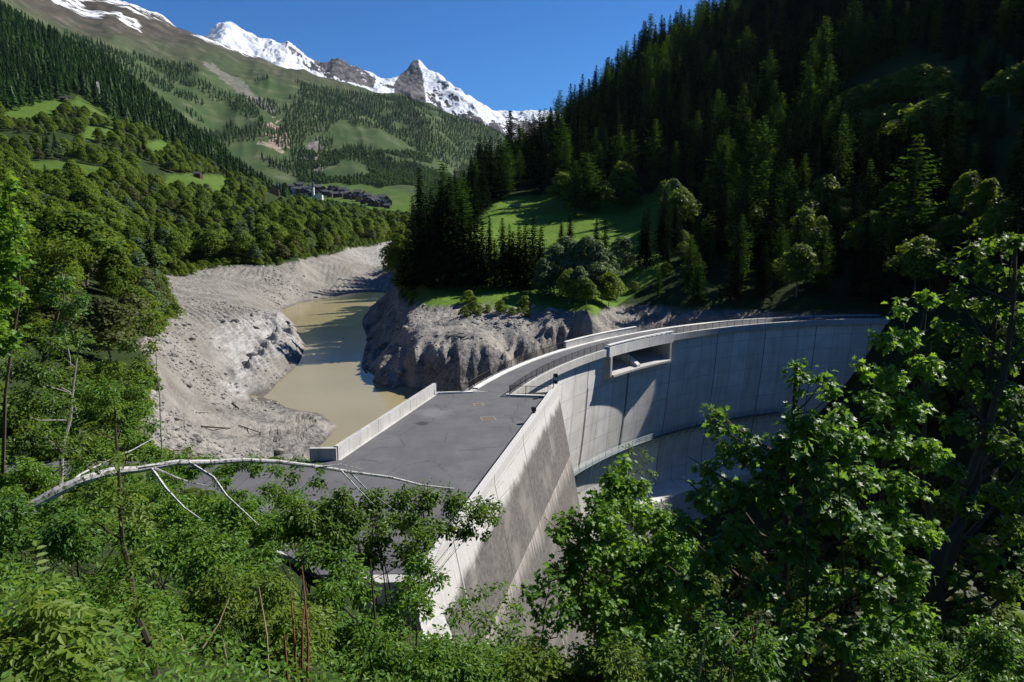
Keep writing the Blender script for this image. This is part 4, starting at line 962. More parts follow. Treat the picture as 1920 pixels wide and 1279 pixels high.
kindcap = {'pale': 120, 'spruce': 300-42, 'larch': 290, 'broad': 300-60, 'olive': 290, 'farcon': 0, 'farlarch': 0, 'farbr': 0}
rest = {}
for (k, x_, y_, z_, h_, rg) in woods:
    cap[k] = cap.get(k, 0)+1
    if cap[k] <= kindcap[k]: 
        size = 'tall' if h_ > {'spruce': 24, 'larch': 24, 'broad': 12, 'olive': 8.5, 'pale': 12}[k] else 'short' if h_ < {'spruce': 20, 'larch': 20, 'broad': 10, 'olive': 7, 'pale': 9}[k] else 'mid-height'
        u_, v_ = project(x_, y_, z_+h_*.5)
        if rg == 'right': wh = ('above the meadow' if u_ < 1240 else 'above the spillway' if u_ < 1450 else 'above the dam end' if u_ < 1700 else 'near the right edge'); wv = 'high' if v_ < 180 else 'halfway up' if v_ < 370 else 'low'
        elif rg == 'gorge': wh = 'in the gorge behind the big maples'; wv = 'deep down' if z_ < -15 else 'on the slope'
        else: wh = 'above the near bank' if u_ < 330 else 'above the far bank' if u_ < 560 else 'above the canyon cliff'; wv = 'high up' if v_ < 300 else 'midway up the wood' if v_ < 400 else 'low in the wood'
        what = {'spruce': 'dark spruce', 'larch': 'light green larch', 'broad': 'bright round-crowned tree', 'olive': 'olive-green scrub tree', 'pale': 'pale grey-green tree'}[k]
        plant(k, x_, y_, z_, h_, ' '.join((size, what, wv, 'on the shaded slope' if rg == 'right' else '', wh)).replace('  ', ' '), what.replace('larch', 'larche')+'s of the '+GRP[rg].split('the ', 1)[1])
    else:
        v = int(RNG.integers(NV[k])); rest.setdefault((k, rg, v), []).append((x_, y_, z_-.2, h_/BASEH[k], RNG.random()*6.28))
print('WOODS', cap, {k: len(v) for k, v in rest.items()})
MN_ = {'spruce': 'spruce_wood', 'larch': 'larch_wood', 'broad': 'leafy_wood', 'olive': 'scrub_wood', 'pale': 'willow_wood', 'farcon': 'conifer_forest', 'farlarch': 'larch_forest', 'farbr': 'leafy_forest'}
ML = {'spruce': 'dense dark spruces filling the wood', 'larch': 'dense light green larches filling the wood', 'broad': 'mass of bright leafy trees', 'olive': 'mass of low olive-green trees', 'pale': 'mass of pale willows', 'farcon': 'distant mass of dark conifers', 'farlarch': 'distant mass of lighter larches', 'farbr': 'distant mass of leafy trees'}
MR = {'gorge': ' in the gorge below the dam', 'right': ' on the steep right slope', 'left': ' on the left bank', 'belt': ' in the belt on the left slope', 'far': ' across the far valley side'}
for (k, rg, v), p in rest.items(): mass(MN_[k], k, p, ML[k]+MR[rg], v)
# ================================================================== FOREGROUND VEGETATION
m_maple = leaf_mat('maple_leaves', (.070, .165, .016), (.150, .270, .034), .5, .25, 1.2, .2, .3)
m_maple_dark = leaf_mat('deep_maple_leaves', (.045, .115, .018), (.105, .205, .036), .5, .25, 1.2, .2, .35)
m_hazel = leaf_mat('shrub_leaves', (.056, .135, .016), (.122, .225, .030), .44, .3, 1.5, .2, .25)
m_birchleaf = leaf_mat('birch_leaves', (.055, .115, .016), (.115, .195, .030), .44, .3, 2.0, .2, .3)
m_ash = leaf_mat('ash_leaves', (.050, .115, .014), (.11, .19, .03), .45, .3, 2.0, .2, .2)
m_lime = leaf_mat('young_leaves', (.07, .13, .016), (.15, .22, .035), .45, .3, 2.0, .2, .2)
def birch_bark():
    M = MN('birch_bark'); P = M.pos(); s = M.scale(P, (1, 1, 1))
    k = M.map(M.noise(9, M.n('ShaderNodeMapping', {'Vector': P, 'Scale': (1.6, 1.2, 1.2)}).outputs[0], 5, .75), .50, .60)
    M.b.inputs['Roughness'].default_value = .6
    return M.base(M.mix(k, (.42, .415, .39), (.06, .055, .045)))
m_birch = birch_bark(); m_twig = plain('twig_bark', (.045, .038, .026), .9, .3, 5); m_reed = plain('red_stems', (.13, .045, .03), .8, .3, 6); m_dry = plain('dry_stalk', (.22, .17, .11), .9, .3, 6)
m_red = plain('rusty_seed_head', (.30, .075, .025), .8, .3, 6); m_grey_twig = plain('grey_bark', (.20, .19, .17), .9, .35, 4)
def crown_leaves(lobes, per, size, shape, tris, seed, tilt=.55, shell=.5, droop=.35, flat=.8, twigs=True, comp=0, clump=5):
    """lobes: (centre, radius). leaves grow in small sprays along twigs inside each lobe"""
    rng = np.random.default_rng(seed); C, S, Dr = [], [], []; tw = MB()
    for (c, R) in lobes:
        c = np.array(c); n = max(6, int(per/100.0*13/size**2*R**2/clump)); d = rng.normal(size=(n, 3)); d /= np.linalg.norm(d, axis=1, keepdims=True)
        d[:, 2] = d[:, 2]*.9+.12; rad = R*(shell+(1-shell)*rng.random(n)**.6)*(.8+.35*noise(d[:, 0]*1.7+c[0], d[:, 1]*1.7+d[:, 2]*2+c[2], seed))
        tip = c+d*rad[:, None]*[1, 1, flat]
        L = R*(.25+.25*rng.random(n)); inn = tip-d*L[:, None]*[1, 1, .6]-[0, 0, .05]*L[:, None]
        if twigs:
            for i in range(0, n, 5):
                tw.tube([c+(inn[i]-c)*.35, inn[i], tip[i]], [size*.10, size*.07, size*.03], 3, False)
        for j in range(clump):
            u = (j+rng.random(n))/clump
            C.append(inn+(tip-inn)*u[:, None]*1.1+rng.normal(size=(n, 3))*size*.55); S.append(size*(.55+.75*rng.random(n)))
            Dr.append(d+rng.normal(size=(n, 3))*.7)
    C = np.concatenate(C); S = np.concatenate(S); T = np.concatenate(Dr); T[:, 2] = T[:, 2]*.4-droop; T /= np.linalg.norm(T, axis=1, keepdims=True)
    N = rng.normal(size=C.shape)*tilt+[0, 0, 1]; B = np.cross(N, T); B /= np.maximum(np.linalg.norm(B, axis=1, keepdims=True), 1e-6); N = np.cross(T, B)
    if comp:                       # compound leaf: leaflets in pairs along a stalk
        n = len(C); Cc, Tt, Bb, Nn, Ss = [], [], [], [], []
        for j in range(comp):
            for sd in (-1, 1):
                u = (j+.6)/comp*S*3.2; dirv = T*.55+B*sd*.83; Cc.append(C+T*u[:, None]); Tt.append(dirv); Bb.append(np.cross(N, dirv)); Nn.append(N); Ss.append(S*(1-.35*j/comp))
        Cc.append(C+T*(S*3.2)[:, None]); Tt.append(T); Bb.append(B); Nn.append(N); Ss.append(S)
        C, T, B, N, S = map(np.concatenate, (Cc, Tt, Bb, Nn, Ss))
    V, k = leaves(C, S, T, B, N, shape, rng, .22); return V, fan(len(C), k, tris), tw
SPEC = {'maple': (MAPLE, MT), 'oval': (OVAL, OT), 'small': (QUAD*[1, .8], QT)}
def wood(mb, root, lobes, r0, rng, nstem=1, kink=.025):
    """trunk(s) rising from the root towards the lobes, a limb into every lobe"""
    root = np.array(root, float); cs = np.array([c for c, R in lobes]); top = cs[np.argmax(cs[:, 2])]
    stems = []
    for s_ in range(nstem):
        a = cs[rng.integers(len(cs))] if nstem > 1 else top; b = root+np.r_[rng.normal(size=2)*.35*(nstem > 1), 0]
        k = 9; u = np.linspace(0, 1, k)[:, None]; L = np.linalg.norm(a-b)
        P = b*(1-u)+a*u; P[:, :2] += (np.sin(u*3.14))*rng.normal(size=2)*L*kink+np.cumsum(rng.normal(size=(k, 2))*L*.012, 0)*np.sin(u*3.14)
        P[:, :2] = P[:, :2]*(1)+0; P = np.vstack([b-[0, 0, 1.0], P]); rr = r0*(1-np.linspace(0, 1, len(P))**1.1*.85)/(nstem**.4); mb.tube(P, rr, 6); stems.append((P, rr))
    for c, R in lobes:
        c = np.array(c); P, rr = stems[rng.integers(len(stems))]
        dz = c[2]-np.linalg.norm(P[:, :2]-c[:2], axis=1)*.75
        j = int(np.clip(np.argmin(np.abs(P[:, 2]-dz)), 2, len(P)-2)); q = P[j]
        m_ = (q+c)/2+[0, 0, -.07*np.linalg.norm(c-q)]+rng.normal(size=3)*.05
        mb.tube([q, m_, c, c+(c-m_)*.5], [rr[j]*.55, rr[j]*.4, rr[j]*.22, rr[j]*.08], 4)
def fore_tree(name, cat, label, root_px, lobes_px, leafsz, per, spec='oval', mat=None, bark=None, r0=.08, seed=0, group=None, nstem=1, comp=0, tilt=.55, shell=.45, droop=.35, clump=5, flat=.85):
    """lobes_px: (px, py, radius_px, forward distance)"""
    rng = np.random.default_rng(seed); lobes = []
    for (px, py, r, Y) in lobes_px:
        c = np.array(at(px, py, Y=Y)); dist = math.sqrt(Y*Y+(c[2]-H)**2); lobes.append((c, r/F*dist))
    rx, Yr = root_px; x, y = te(rx, 640)[0]*Yr, Yr; z = float(zat(x, y)[0]); root = np.array([x, y, z])
    t = thing(name, label, cat, tuple(root), 0, group)
    mb = MB(); wood(mb, (0, 0, -.05), [(c-root, R) for c, R in lobes], r0, rng, nstem)
    sh, tr = SPEC[spec]
    V, f, tw = crown_leaves([(c-root, R) for c, R in lobes], per, leafsz, sh, tr, seed, tilt, shell, droop, flat, True, comp, clump)
    link('crown', npmesh('crown', V, [f], (mat,)), t)
    for v_ in tw.v: mb.v.append(v_)
    for q in tw.f4: mb.f4.append(q+mb.n)
    for q in tw.f3: mb.f3.append(q+mb.n)
    mb.build('trunk' if nstem == 1 else 'stems', bark or m_twig, t)
    return t
def blob(cx, cy, rx, ry, Y, n, r, seed, dY=1.5):
    rng = np.random.default_rng(seed); out = []
    for i in range(n):
        a = rng.random()*6.28; u = rng.random()**.5
        out.append((cx+rx*u*math.cos(a), cy+ry*u*math.sin(a), r*(.7+.6*rng.random()), Y+rng.uniform(-dY, dY)))
    return out
# --- right: bright maple at the foot of the dam
fore_tree('maple_tree', 'maple', 'bright green maple rising in front of the dam toe, right of the stained wall', (1165, 22),
  [(1160,925,42,22),(1190,915,30,22),(1125,968,46,21),(1200,965,48,22.5),(1075,985,30,21),(1052,1000,24,20.5),(1240,980,40,22),(1262,1015,40,21),(1095,1040,52,20.5),(1160,1035,60,21),(1230,1050,58,21),(1060,1080,36,20),(1120,1110,60,20),(1200,1120,62,20.5),(1270,1100,50,20.5),(1075,1150,40,19.5),(1150,1180,56,19.5),(1240,1190,56,20),(1170,870,16,22.5),(1130,935,26,21.5),(1150,895,22,22)], .17, 150, 'maple', m_maple, m_bark, .17, 101)
# --- right: big dark maple with reaching tops
fore_tree('maple_tree', 'maple', 'large dark green maple with two pointed tops over the dam face', (1500, 12),
  [(1345,775,20,12),(1352,800,24,12),(1395,815,22,12.2),(1375,850,30,12),(1330,880,26,11.8),(1425,870,36,12),(1320,930,34,11.5),(1375,930,42,12),(1492,690,16,12.5),(1500,715,20,12.4),(1545,712,20,12.5),(1562,740,22,12.5),(1575,770,22,12.6),(1500,790,34,12.3),(1545,810,40,12.2),(1470,840,40,12),(1590,830,42,12.4),(1520,880,50,12),(1600,900,50,12.2),(1450,930,50,11.8),(1560,960,54,11.7),(1390,1010,48,11.4),(1490,1020,54,11.5),(1620,1000,50,11.8),(1340,1050,44,11),(1430,1100,50,11),(1540,1100,54,11.2),(1630,1100,46,11.3),(1370,1160,44,10.6),(1480,1190,50,10.6),(1590,1200,50,10.8),(1655,1180,40,11),(1290,990,30,11.2),(1300,1100,36,10.8)], .145, 130, 'maple', m_maple_dark, m_bark, .13, 102, clump=4)
fore_tree('maple_tree', 'maple', 'slender maple just left of the tall forked tree at the right edge', (1640, 14),
  [(1690,580,22,15),(1740,560,20,15.4),(1660,640,26,14.6),(1700,640,34,15),(1735,690,34,15),(1670,710,40,14.6),(1640,760,34,14),(1700,770,44,14.6),(1660,830,44,14),(1730,850,44,14.5),(1690,910,48,14),(1660,970,40,13.6),(1720,1000,44,13.8),(1700,1080,46,13.4),(1665,1040,34,13.2),(1620,690,20,14),(1715,1160,46,13),(1650,1240,40,12.4)], .13, 110, 'maple', m_maple, m_bark, .10, 103, clump=4)
# --- right edge: tall forked tree
fore_tree('sycamore_tree', 'maple', 'tall forked tree with a thick dark trunk filling the right edge', (1765, 15),
  [(1830,470,26,17),(1870,455,28,17.2),(1905,450,28,17),(1790,500,22,17),(1850,510,30,17),(1900,520,34,17),(1800,560,30,16.8),(1850,580,36,17),(1905,590,38,17),(1780,620,28,16.5),(1830,650,40,16.7),(1890,670,44,17),(1800,710,36,16.4),(1860,740,46,16.6),(1915,750,44,17),(1790,790,32,16),(1850,820,44,16.2),(1905,850,46,16.5),(1780,880,30,15.5),(1880,930,44,16),(1810,950,30,15.5),(1900,1000,44,15.6),(1850,1040,34,15.3),(1790,1080,30,15),(1890,1100,50,15),(1830,1150,40,14.6),(1780,1190,34,14.2),(1880,1210,50,14.4),(1730,1240,34,14),(1960,600,50,17),(1970,800,60,17),(1960,1050,60,16)], .15, 85, 'maple', m_ash, m_bark, .20, 104, clump=4, shell=.4)
mb = MB(); P_ = [at(a, b, Y=y) for a, b, y in ((1760,1290,14.6),(1755,1180,14.8),(1752,1090,15),(1760,1045,15.1),(1768,1018,15.2))]; mb.tube(P_, [.24,.23,.2,.19,.17], 8)
mb.tube([at(a, b, Y=y) for a, b, y in ((1766,1025,15.2),(1800,985,15.5),(1830,900,16),(1845,780,16.4),(1862,640,16.8),(1872,520,17))], [.15,.14,.12,.09,.05,.02], 7)
mb.tube([at(a, b, Y=y) for a, b, y in ((1768,1020,15.2),(1745,975,15.2),(1728,900,15.2),(1735,780,15.4),(1745,640,15.6))], [.1,.09,.07,.04,.02], 6)
t = thing('dead_tree', 'thick dark forked trunk rising through the leaves at the right', 'tree trunk', P_[0])
o = mb.build('trunk', m_twig, t); o.location = -np.array(P_[0])
# --- thin sapling against the dam face
fore_tree('sapling', 'young tree', 'thin sparse young tree standing against the sunlit dam face', (1192, 46),
  [(1180,845,12,46),(1200,850,14,46),(1175,870,12,46),(1215,862,12,46),(1195,880,14,46),(1160,880,9,46),(1222,885,10,46),(1150,900,8,46),(1185,900,9,46),(1210,905,8,46)], .24, 55, 'oval', m_birchleaf, m_grey_twig, .05, 105, nstem=4)
# --- low bushes between the two groups
fore_tree('elder_shrub', 'shrub', 'sparse shrub with pale tips in front of the stained wall', (930, 17),
  [(905,1110,24,18),(870,1125,26,18),(940,1100,14,18),(955,1130,22,18),(850,1150,36,17),(910,1165,38,17),(975,1150,24,17.5),(960,1190,36,16.5),(890,1215,44,16),(830,1200,38,16),(940,1240,40,15.5),(980,1230,30,15.5)], .12, 60, 'oval', m_hazel, m_twig, .05, 106, nstem=4)
fore_tree('maple_sapling', 'maple', 'small dark maple sapling with a black stem beside the stained wall', (1015, 15),
  [(1012,1090,16,16),(1035,1075,16,16),(1000,1120,22,15.6),(1045,1110,22,15.6),(1020,1150,24,15.4),(985,1105,14,15.8),(1060,1140,22,15.2),(1010,1195,22,15),(1050,1180,22,15),(1035,1240,30,14.6)], .14, 75, 'maple', m_maple_dark, m_twig, .045, 107)
# --- shrub thicket along the bottom
TH = [('hazel_shrub','broad hazel shrub with glossy leaves below the bent birch, at the forecourt corner',(740,15),blob(720,1010,95,50,15,12,36,1)+[(850,935,30,15.5),(800,930,34,15.3),(900,955,30,15.8),(925,950,20,16),(880,990,26,15.6),(840,990,34,15.4),(780,980,40,15),(700,950,40,14.8),(760,925,26,15),(650,940,34,14.6),(610,960,34,14.4)],.10,m_birchleaf,.06),
 ('hazel_shrub','dense leafy shrub in the bottom middle, left of the stained wall',(690,12),blob(700,1150,110,80,12.5,16,40,2)+[(790,1060,34,13),(820,1090,30,13),(640,1060,44,12.5),(580,1040,44,12.5)],.095,m_hazel,.06),
 ('dogwood_shrub','spreading shrub of oval leaves in the lower left, behind the thin upright stem',(330,11),blob(330,1080,150,90,11.5,22,46,3)+[(430,1020,44,12),(500,1040,40,12),(260,1010,46,12),(380,1000,36,12)],.085,m_hazel,.06),
 ('dogwood_shrub','dark shrub filling the left edge under the fallen birch',(70,11),blob(60,1050,110,100,11.5,18,48,4)+[(20,960,44,12),(110,960,36,12),(170,990,44,12)],.085,m_maple_dark,.06),
 ('dogwood_shrub','low bright shrub at the bottom left corner beyond the nearest leaves',(170,8),blob(150,1190,190,90,8.5,34,46,5,1),.07,m_hazel,.05),
 ('hazel_shrub','bright shrub at the bottom between the dark stems and the lone twiggy bushes',(470,8.5),blob(440,1180,150,90,9,28,46,6,1),.07,m_lime,.05),
 ('hazel_shrub','low shrub at the bottom middle beneath the stained wall',(800,9),blob(800,1250,130,40,9.5,14,48,7,1),.075,m_hazel,.05),
 ('hazel_shrub','yellow-green low bush at the bottom right of the middle, under the maple sapling',(1080,10),blob(1070,1250,110,40,10.5,14,44,8,1),.075,m_lime,.05),
 ('dogwood_shrub','dark undergrowth bush below the large dark maple',(1330,9.5),blob(1340,1240,120,60,10,14,46,9,1),.09,m_maple_dark,.05),
 ('dogwood_shrub','dark undergrowth bush below the forked trunk at the lower right',(1800,11),blob(1790,1240,150,60,12,16,50,10,1),.09,m_maple_dark,.05),
 ('hazel_shrub','leafy bush on the verge of the access road behind the fallen birch',(250,24),blob(230,930,110,24,25,12,30,11,2)+blob(200,893,120,10,26,12,17,12,1)+[(330,900,20,26),(420,905,22,26),(500,920,24,26),(560,930,24,24)],.12,m_hazel,.06),
 ('hazel_shrub','big bright shrub spreading below the middle of the bent birch',(420,15),blob(420,990,150,50,15.5,26,36,21,1.5)+[(300,960,26,16),(350,935,18,16.5),(480,945,26,16.2),(540,940,24,16),(440,925,14,16.4)],.10,m_hazel,.06),
 ('hazel_shrub','loose bright shrub on the road verge, seen just above the bent birch',(430,30),blob(400,878,150,14,31,20,20,24,1.5)+[(560,868,20,31),(600,880,16,30),(330,860,18,32),(280,862,18,32),(150,870,22,30),(200,880,20,30)],.14,m_hazel,.06),
 ('dogwood_shrub','bushy shrub left of the ash stem, just under the fallen trunk',(120,15),blob(110,985,120,36,15.5,20,34,22,1.5)+[(200,935,20,16),(250,950,26,16)],.10,m_hazel,.06),
 ('hazel_shrub','dark round bush in front of the asphalt, below the thin birch branches',(600,14),blob(590,1010,70,50,14.5,16,36,23,1)+[(560,960,24,15),(620,965,26,15),(650,990,28,14.8)],.10,m_birchleaf,.06),
 ('hazel_shrub','dark leafy bush under the arch of the bent birch',(560,19),blob(560,970,70,40,19,12,30,12,1.5),.11,m_birchleaf,.06)]
for i, (nm, lb, rt, lobes, sz, mt, r0) in enumerate(TH):
    fore_tree(nm, 'shrub', lb, rt, lobes, sz, 120, 'oval', mt, m_twig, r0, 120+i, nstem=5, shell=.4, clump=5)
# --- ash sapling with compound leaves, and big near leaves at the lower left
fore_tree('ash_sapling', 'young tree', 'upright dark ash stem with feathery leaves near the left, in front of the fallen birch', (228, 5.2),
  [(178,800,16,5.6),(150,860,18,5.6),(215,850,20,5.6),(190,905,16,5.5),(155,925,14,5.5),(235,930,22,5.5),(260,960,22,5.4),(180,980,12,5.4),(250,1040,22,5.3),(200,1100,20,5.2),(265,1130,26,5.2),(180,1180,20,5.1),(280,1215,28,5.1),(215,760,10,5.7)], .045, 40, 'oval', m_lime, m_twig, .035, 140, comp=3, clump=2, tilt=.3)
fore_tree('ash_sapling', 'young tree', 'very near ash spray with large soft leaflets in the bottom left corner', (30, 2.6),
  [(75,1130,40,2.9),(40,1190,60,2.8),(110,1215,44,2.8),(20,1265,60,2.7),(150,1262,40,2.8)], .055, 60, 'oval', m_lime, m_twig, .02, 141, comp=4, clump=2, tilt=.3)
# --- fallen, bent birch
def bent_birch():
    path = [(-30,985,11.5),(60,945,11.8),(110,922,12),(150,902,12.2),(212,884,12.6),(260,876,12.9),(330,866,13.3),(400,861,13.7),(460,860,14),(520,868,14.3),(600,877,14.6),(660,886,14.8),(730,900,15),(790,912,15.2),(850,922,15.4)]
    jr = np.random.default_rng(4); path = [(a+jr.normal()*2, b+jr.normal()*2.6, y) for a, b, y in path]
    P = [np.array(at(a, b, Y=y)) for a, b, y in path]; t = thing('bent_birch', 'white birch trunk bent over in a long arch across the lower left', 'birch', tuple(P[0]), 0); o_ = P[0]
    def put(nm, mb, mat): o = mb.build(nm, mat, t); o.location = -o_; return o
    mb = MB(); mb.tube([p for p in P], np.linspace(.105, .018, len(P))*np.r_[1, 1, 1.1, 1, 1.15, .95, .9, np.ones(8)*.95], 9); put('trunk', mb, m_birch)
    def br(pts, r): mb = MB(); mb.tube([at(a, b, Y=y) for a, b, y in pts], np.linspace(r, r*.3, len(pts)), 5); put('branch', mb, m_birch)
    br([(285,880,12.9),(310,915,12.6),(345,952,12.3),(380,976,12.1)], .035); br([(290,878,12.9),(330,895,12.9),(360,905,13),(395,912,13.1)], .025)
    br([(355,868,13.4),(400,895,13.2),(425,930,13),(460,962,12.8),(485,985,12.7)], .035); br([(260,878,12.8),(300,872,12.8),(350,862,13),(300,880,13)][:3], .02)
    br([(110,925,12),(150,890,12.5),(200,865,13),(250,843,13.5),(300,815,14)], .03); br([(640,883,14.7),(670,915,14.3),(700,945,14.2)], .02); br([(655,885,14.8),(690,920,14.6),(745,960,14.5)], .02)
    br([(590,876,14.5),(640,870,14.8),(680,880,15)], .015)
    lobes = [(np.array(at(a, b, Y=y))-o_, r/F*y) for a, b, r, y in [(700,930,36,14.8),(750,945,40,15),(800,945,40,15.2),(850,950,38,15.4),(895,965,36,15.5),(925,975,22,15.6),(870,1000,28,15.3),(910,1005,18,15.5),(600,905,26,14.5),(550,895,24,14.3),(480,880,16,14.1),(640,930,30,14.5),(520,920,30,14),(450,930,24,13.6),(560,950,30,14)]]
    V, f, tw = crown_leaves(lobes, 90, .075, OVAL, OT, 150, .8, .3, .7, .9, True, 0, 6)
    link('crown', npmesh('crown', V, [f], (m_birchleaf,)), t); tw.build('twigs', m_twig, t)
bent_birch()
# --- left: leafy trees down the bank side
LT = [('linden_tree','lime tree','big-leaved tree leaning in at the left edge above the bank',(-60,27),[(15,350,20,28),(0,390,34,28),(40,420,20,28),(10,450,36,28),(-30,420,50,28),(30,490,30,28),(-20,500,60,28),(10,550,36,27),(-30,600,50,27),(5,640,40,27)],.24,m_maple,.11,60),
 ('broadleaf_tree','deciduous tree','tall leafy tree left of the small green clearing',(60,75),[(60,480,44,75),(20,520,50,75),(110,470,40,76),(80,540,50,74),(30,590,50,72),(120,520,34,74),(150,470,30,76),(10,640,50,70),(70,610,36,72)],.42,m_broad,.35,16),
 ('ash_tree','deciduous tree','slim tree with a bare pale lower trunk beside the clearing',(120,58),[(130,580,30,58),(112,620,30,58),(150,560,24,58),(95,560,26,58),(120,530,26,58)],.30,m_maple_dark,.16,22),
 ('broadleaf_tree','deciduous tree','leafy tree with fluttering bright sprays overhanging the drained bank',(235,44),[(285,590,18,46),(292,620,16,46),(270,600,20,46),(280,650,16,46),(262,680,24,45),(240,650,22,45),(282,690,12,46),(225,700,26,44),(250,730,28,44),(190,690,30,44),(150,700,30,43)],.26,m_lime,.07,24),
 ('willow_tree','willow','willow-like shrub with upright feathery twigs hanging over the grey bank',(180,40),[(200,740,40,40),(250,770,30,41),(170,780,44,40),(230,810,40,40),(270,820,20,41),(140,730,36,40),(120,800,40,39),(262,735,20,41),(190,850,36,38),(275,715,22,43),(268,765,28,42),(283,800,20,42),(255,838,32,42),(285,845,22,42),(225,850,36,41),(320,858,16,42)],.20,m_hazel,.14,34),
 ('broadleaf_tree','deciduous tree','mottled leafy tree with whitish blossoms at the left, above the road',(60,34),[(30,690,46,36),(80,700,44,36),(60,750,50,35),(10,770,50,34),(110,760,40,35),(60,820,50,33),(0,850,50,32),(110,840,40,33),(150,640,24,38),(100,650,34,37)],.20,m_birchleaf,.18,38),
 ('hazel_shrub','shrub','rounded bush above the road at the left edge',(-10,28),[(0,900,40,27),(50,880,40,27),(90,890,30,27),(20,930,40,26),(-30,860,50,27)],.14,m_maple,.08,80),
 ('broadleaf_tree','deciduous tree','leafy tree rooted by the road, hiding the end of its parapet',(190,50),[(150,820,24,50),(200,830,20,50),(300,850,20,52),(350,845,14,54),(260,845,18,52)],.22,m_lime,.1,34)]
for i, (nm, cat, lb, rt, lobes, sz, mt, r0, per) in enumerate(LT):
    fore_tree(nm, cat, lb, rt, lobes, sz, 120, 'oval' if i else 'maple', mt, m_grey_twig if i in (2, 3, 5) else m_bark, r0, 160+i, nstem=1 if i not in (4, 6) else 4, shell=.4)
rb = np.random.default_rng(31)
BW = [(-22-2.2*i, 60.6+rb.normal()*.5) for i in range(17)]+[(-24-3.1*i, 62.6+rb.normal()*.7) for i in range(12)]+[(-20-2.6*i, 45.2+rb.normal()*.6) for i in range(10)]+[(-20.5-.3*i-1.6*i, 46.5+min(i, 3)*1.3+rb.normal()*.5) for i in range(0, 1)]
BW2 = [(-23-1.7*i, 49.6+rb.normal()*.6) for i in range(20)]
for x_, y_ in BW:
    o = plant('bush', x_, y_, float(zat(x_, y_)[0]), rb.uniform(1.6, 3.4), None, 'bushes lining the access road'); GROUPS.setdefault('road', []).append((project(x_, y_, 1.)[0], o))
_m = sorted(GROUPS['road'], key=lambda q: q[0])
for i, (p_, o) in enumerate(_m):
    k_, sd = (i, 'left') if i < 20 else (len(_m)-1-i, 'right')
    o['label'] = '%s low bush from the %s along the access road behind the bent birch' % (ORD[k_], sd)
for i, (x_, y_) in enumerate(BW2):
    k_, sd = (19-i, 'left') if i > 9 else (i, 'right')
    plant('bush', x_, y_, float(zat(x_, y_)[0]), rb.uniform(2.0, 3.6), '%s leafy bush from the %s in the verge below the access road' % (ORD[k_], sd), 'bushes in the verge below the access road', wid=1.3)
# --- bare stems and stalks
def stalks(name, cat, label, items, r, mat, kids=()):
    p0 = np.array(at(*items[0][0][:2], Y=items[0][0][2])); t = thing(name, label, cat, tuple(p0))
    for it in items:
        mb = MB(); mb.tube([np.array(at(a, b, Y=y))-p0 for a, b, y in it], np.linspace(r, r*.4, len(it)), 5); mb.build('stem', mat, t)
    for (a, b, y, w_, h_) in kids:
        rng = np.random.default_rng(int(a)); mb = MB(); c = np.array(at(a, b, Y=y))-p0
        mb.tube([c+[rng.normal()*.006, rng.normal()*.006, h_*(1.4-k*.14)] for k in range(22)], [w_*(.25+.9*rng.random()*math.sin((k+1)/23*3.1)) for k in range(22)], 6)
        mb.build('seed_head', m_red, t)
    return t
stalks('bare_shoots', 'shrub', 'cluster of bare reddish-brown upright shoots at the bottom, left of centre', [[(555,1290,7.5),(552,1200,7.7),(545,1110,8)],[(565,1290,7.5),(567,1180,7.7),(572,1120,8)],[(575,1290,7.5),(578,1200,7.7),(566,1060,8.2)],[(540,1290,7.4),(536,1230,7.5),(533,1190,7.6)]], .022, m_reed)
stalks('bare_shoots', 'shrub', 'thin crossing bare twigs at the bottom, between the ash stem and the reddish shoots', [[(365,1290,6.5),(350,1220,6.6),(335,1180,6.8)],[(330,1250,6.5),(380,1215,6.6),(410,1170,6.8),(430,1120,7)],[(305,1290,6.4),(345,1230,6.6),(385,1190,6.8)],[(430,1290,6.5),(425,1240,6.7),(418,1200,6.8)],[(505,1290,6.9),(500,1190,7.1),(485,1100,7.4)]], .016, m_dry)
stalks('dry_stalks', 'dry plant', 'dry tan stalks with a rusty seed head in the shade at the bottom', [[(1308,1290,6.5),(1318,1210,6.7),(1330,1175,6.8),(1345,1169,6.8)],[(1348,1290,6.5),(1360,1210,6.6),(1385,1185,6.7),(1402,1175,6.7)],[(1365,1290,6.5),(1380,1230,6.6),(1398,1200,6.7)],[(1405,1240,6.6),(1418,1185,6.7),(1428,1150,6.8)]], .011, m_dry, [(1412,1190,6.7,.018,.06)])
for i, (a, y0, y1, Y, lb) in enumerate([(700, 1050, 1290, 10, 'straight dark bare stem in the bottom middle, among bright leaves'), (495, 1110, 1290, 9, 'bare dark sapling stem left of the reddish shoots'), (1510, 900, 1290, 10.6, 'dark straight stem in the shade of the large maple, left one of two'), (1577, 860, 1290, 10.9, 'dark straight stem in the shade of the large maple, right one of two')]):
    stalks('bare_sapling', 'young tree', lb, [[(a, y1, Y), (a+4, (y0+y1)/2, Y+.1), (a-6, y0, Y+.3)]], .03, m_twig)
# --- ground cover on the steep bank right below the viewpoint
def ground_cover():
    r = np.random.default_rng(9); n = 60000; y = np.exp(r.uniform(math.log(2.5), math.log(34), n)); x = r.uniform(-1.1, 1.1, n)*(y+4); z = zat(x, y)
    C = np.c_[x, y, z+.05+r.random(n)*.45]; N = r.normal(size=(n, 3))*.6+[0, 0, 1]; N /= np.linalg.norm(N, axis=1, keepdims=True)
    T = r.normal(size=(n, 3)); T -= (T*N).sum(1, keepdims=True)*N; T /= np.linalg.norm(T, axis=1, keepdims=True); B = np.cross(N, T)
    V, k = leaves(C, (.035+.005*y)*(.6+.8*r.random(n)), T, B, N, OVAL, r)
    tag(link('undergrowth', npmesh('undergrowth', V, [fan(n, k, OT)], (m_hazel,))), 'yellow-green low undergrowth covering the steep bank', None, None, 'stuff')
ground_cover()
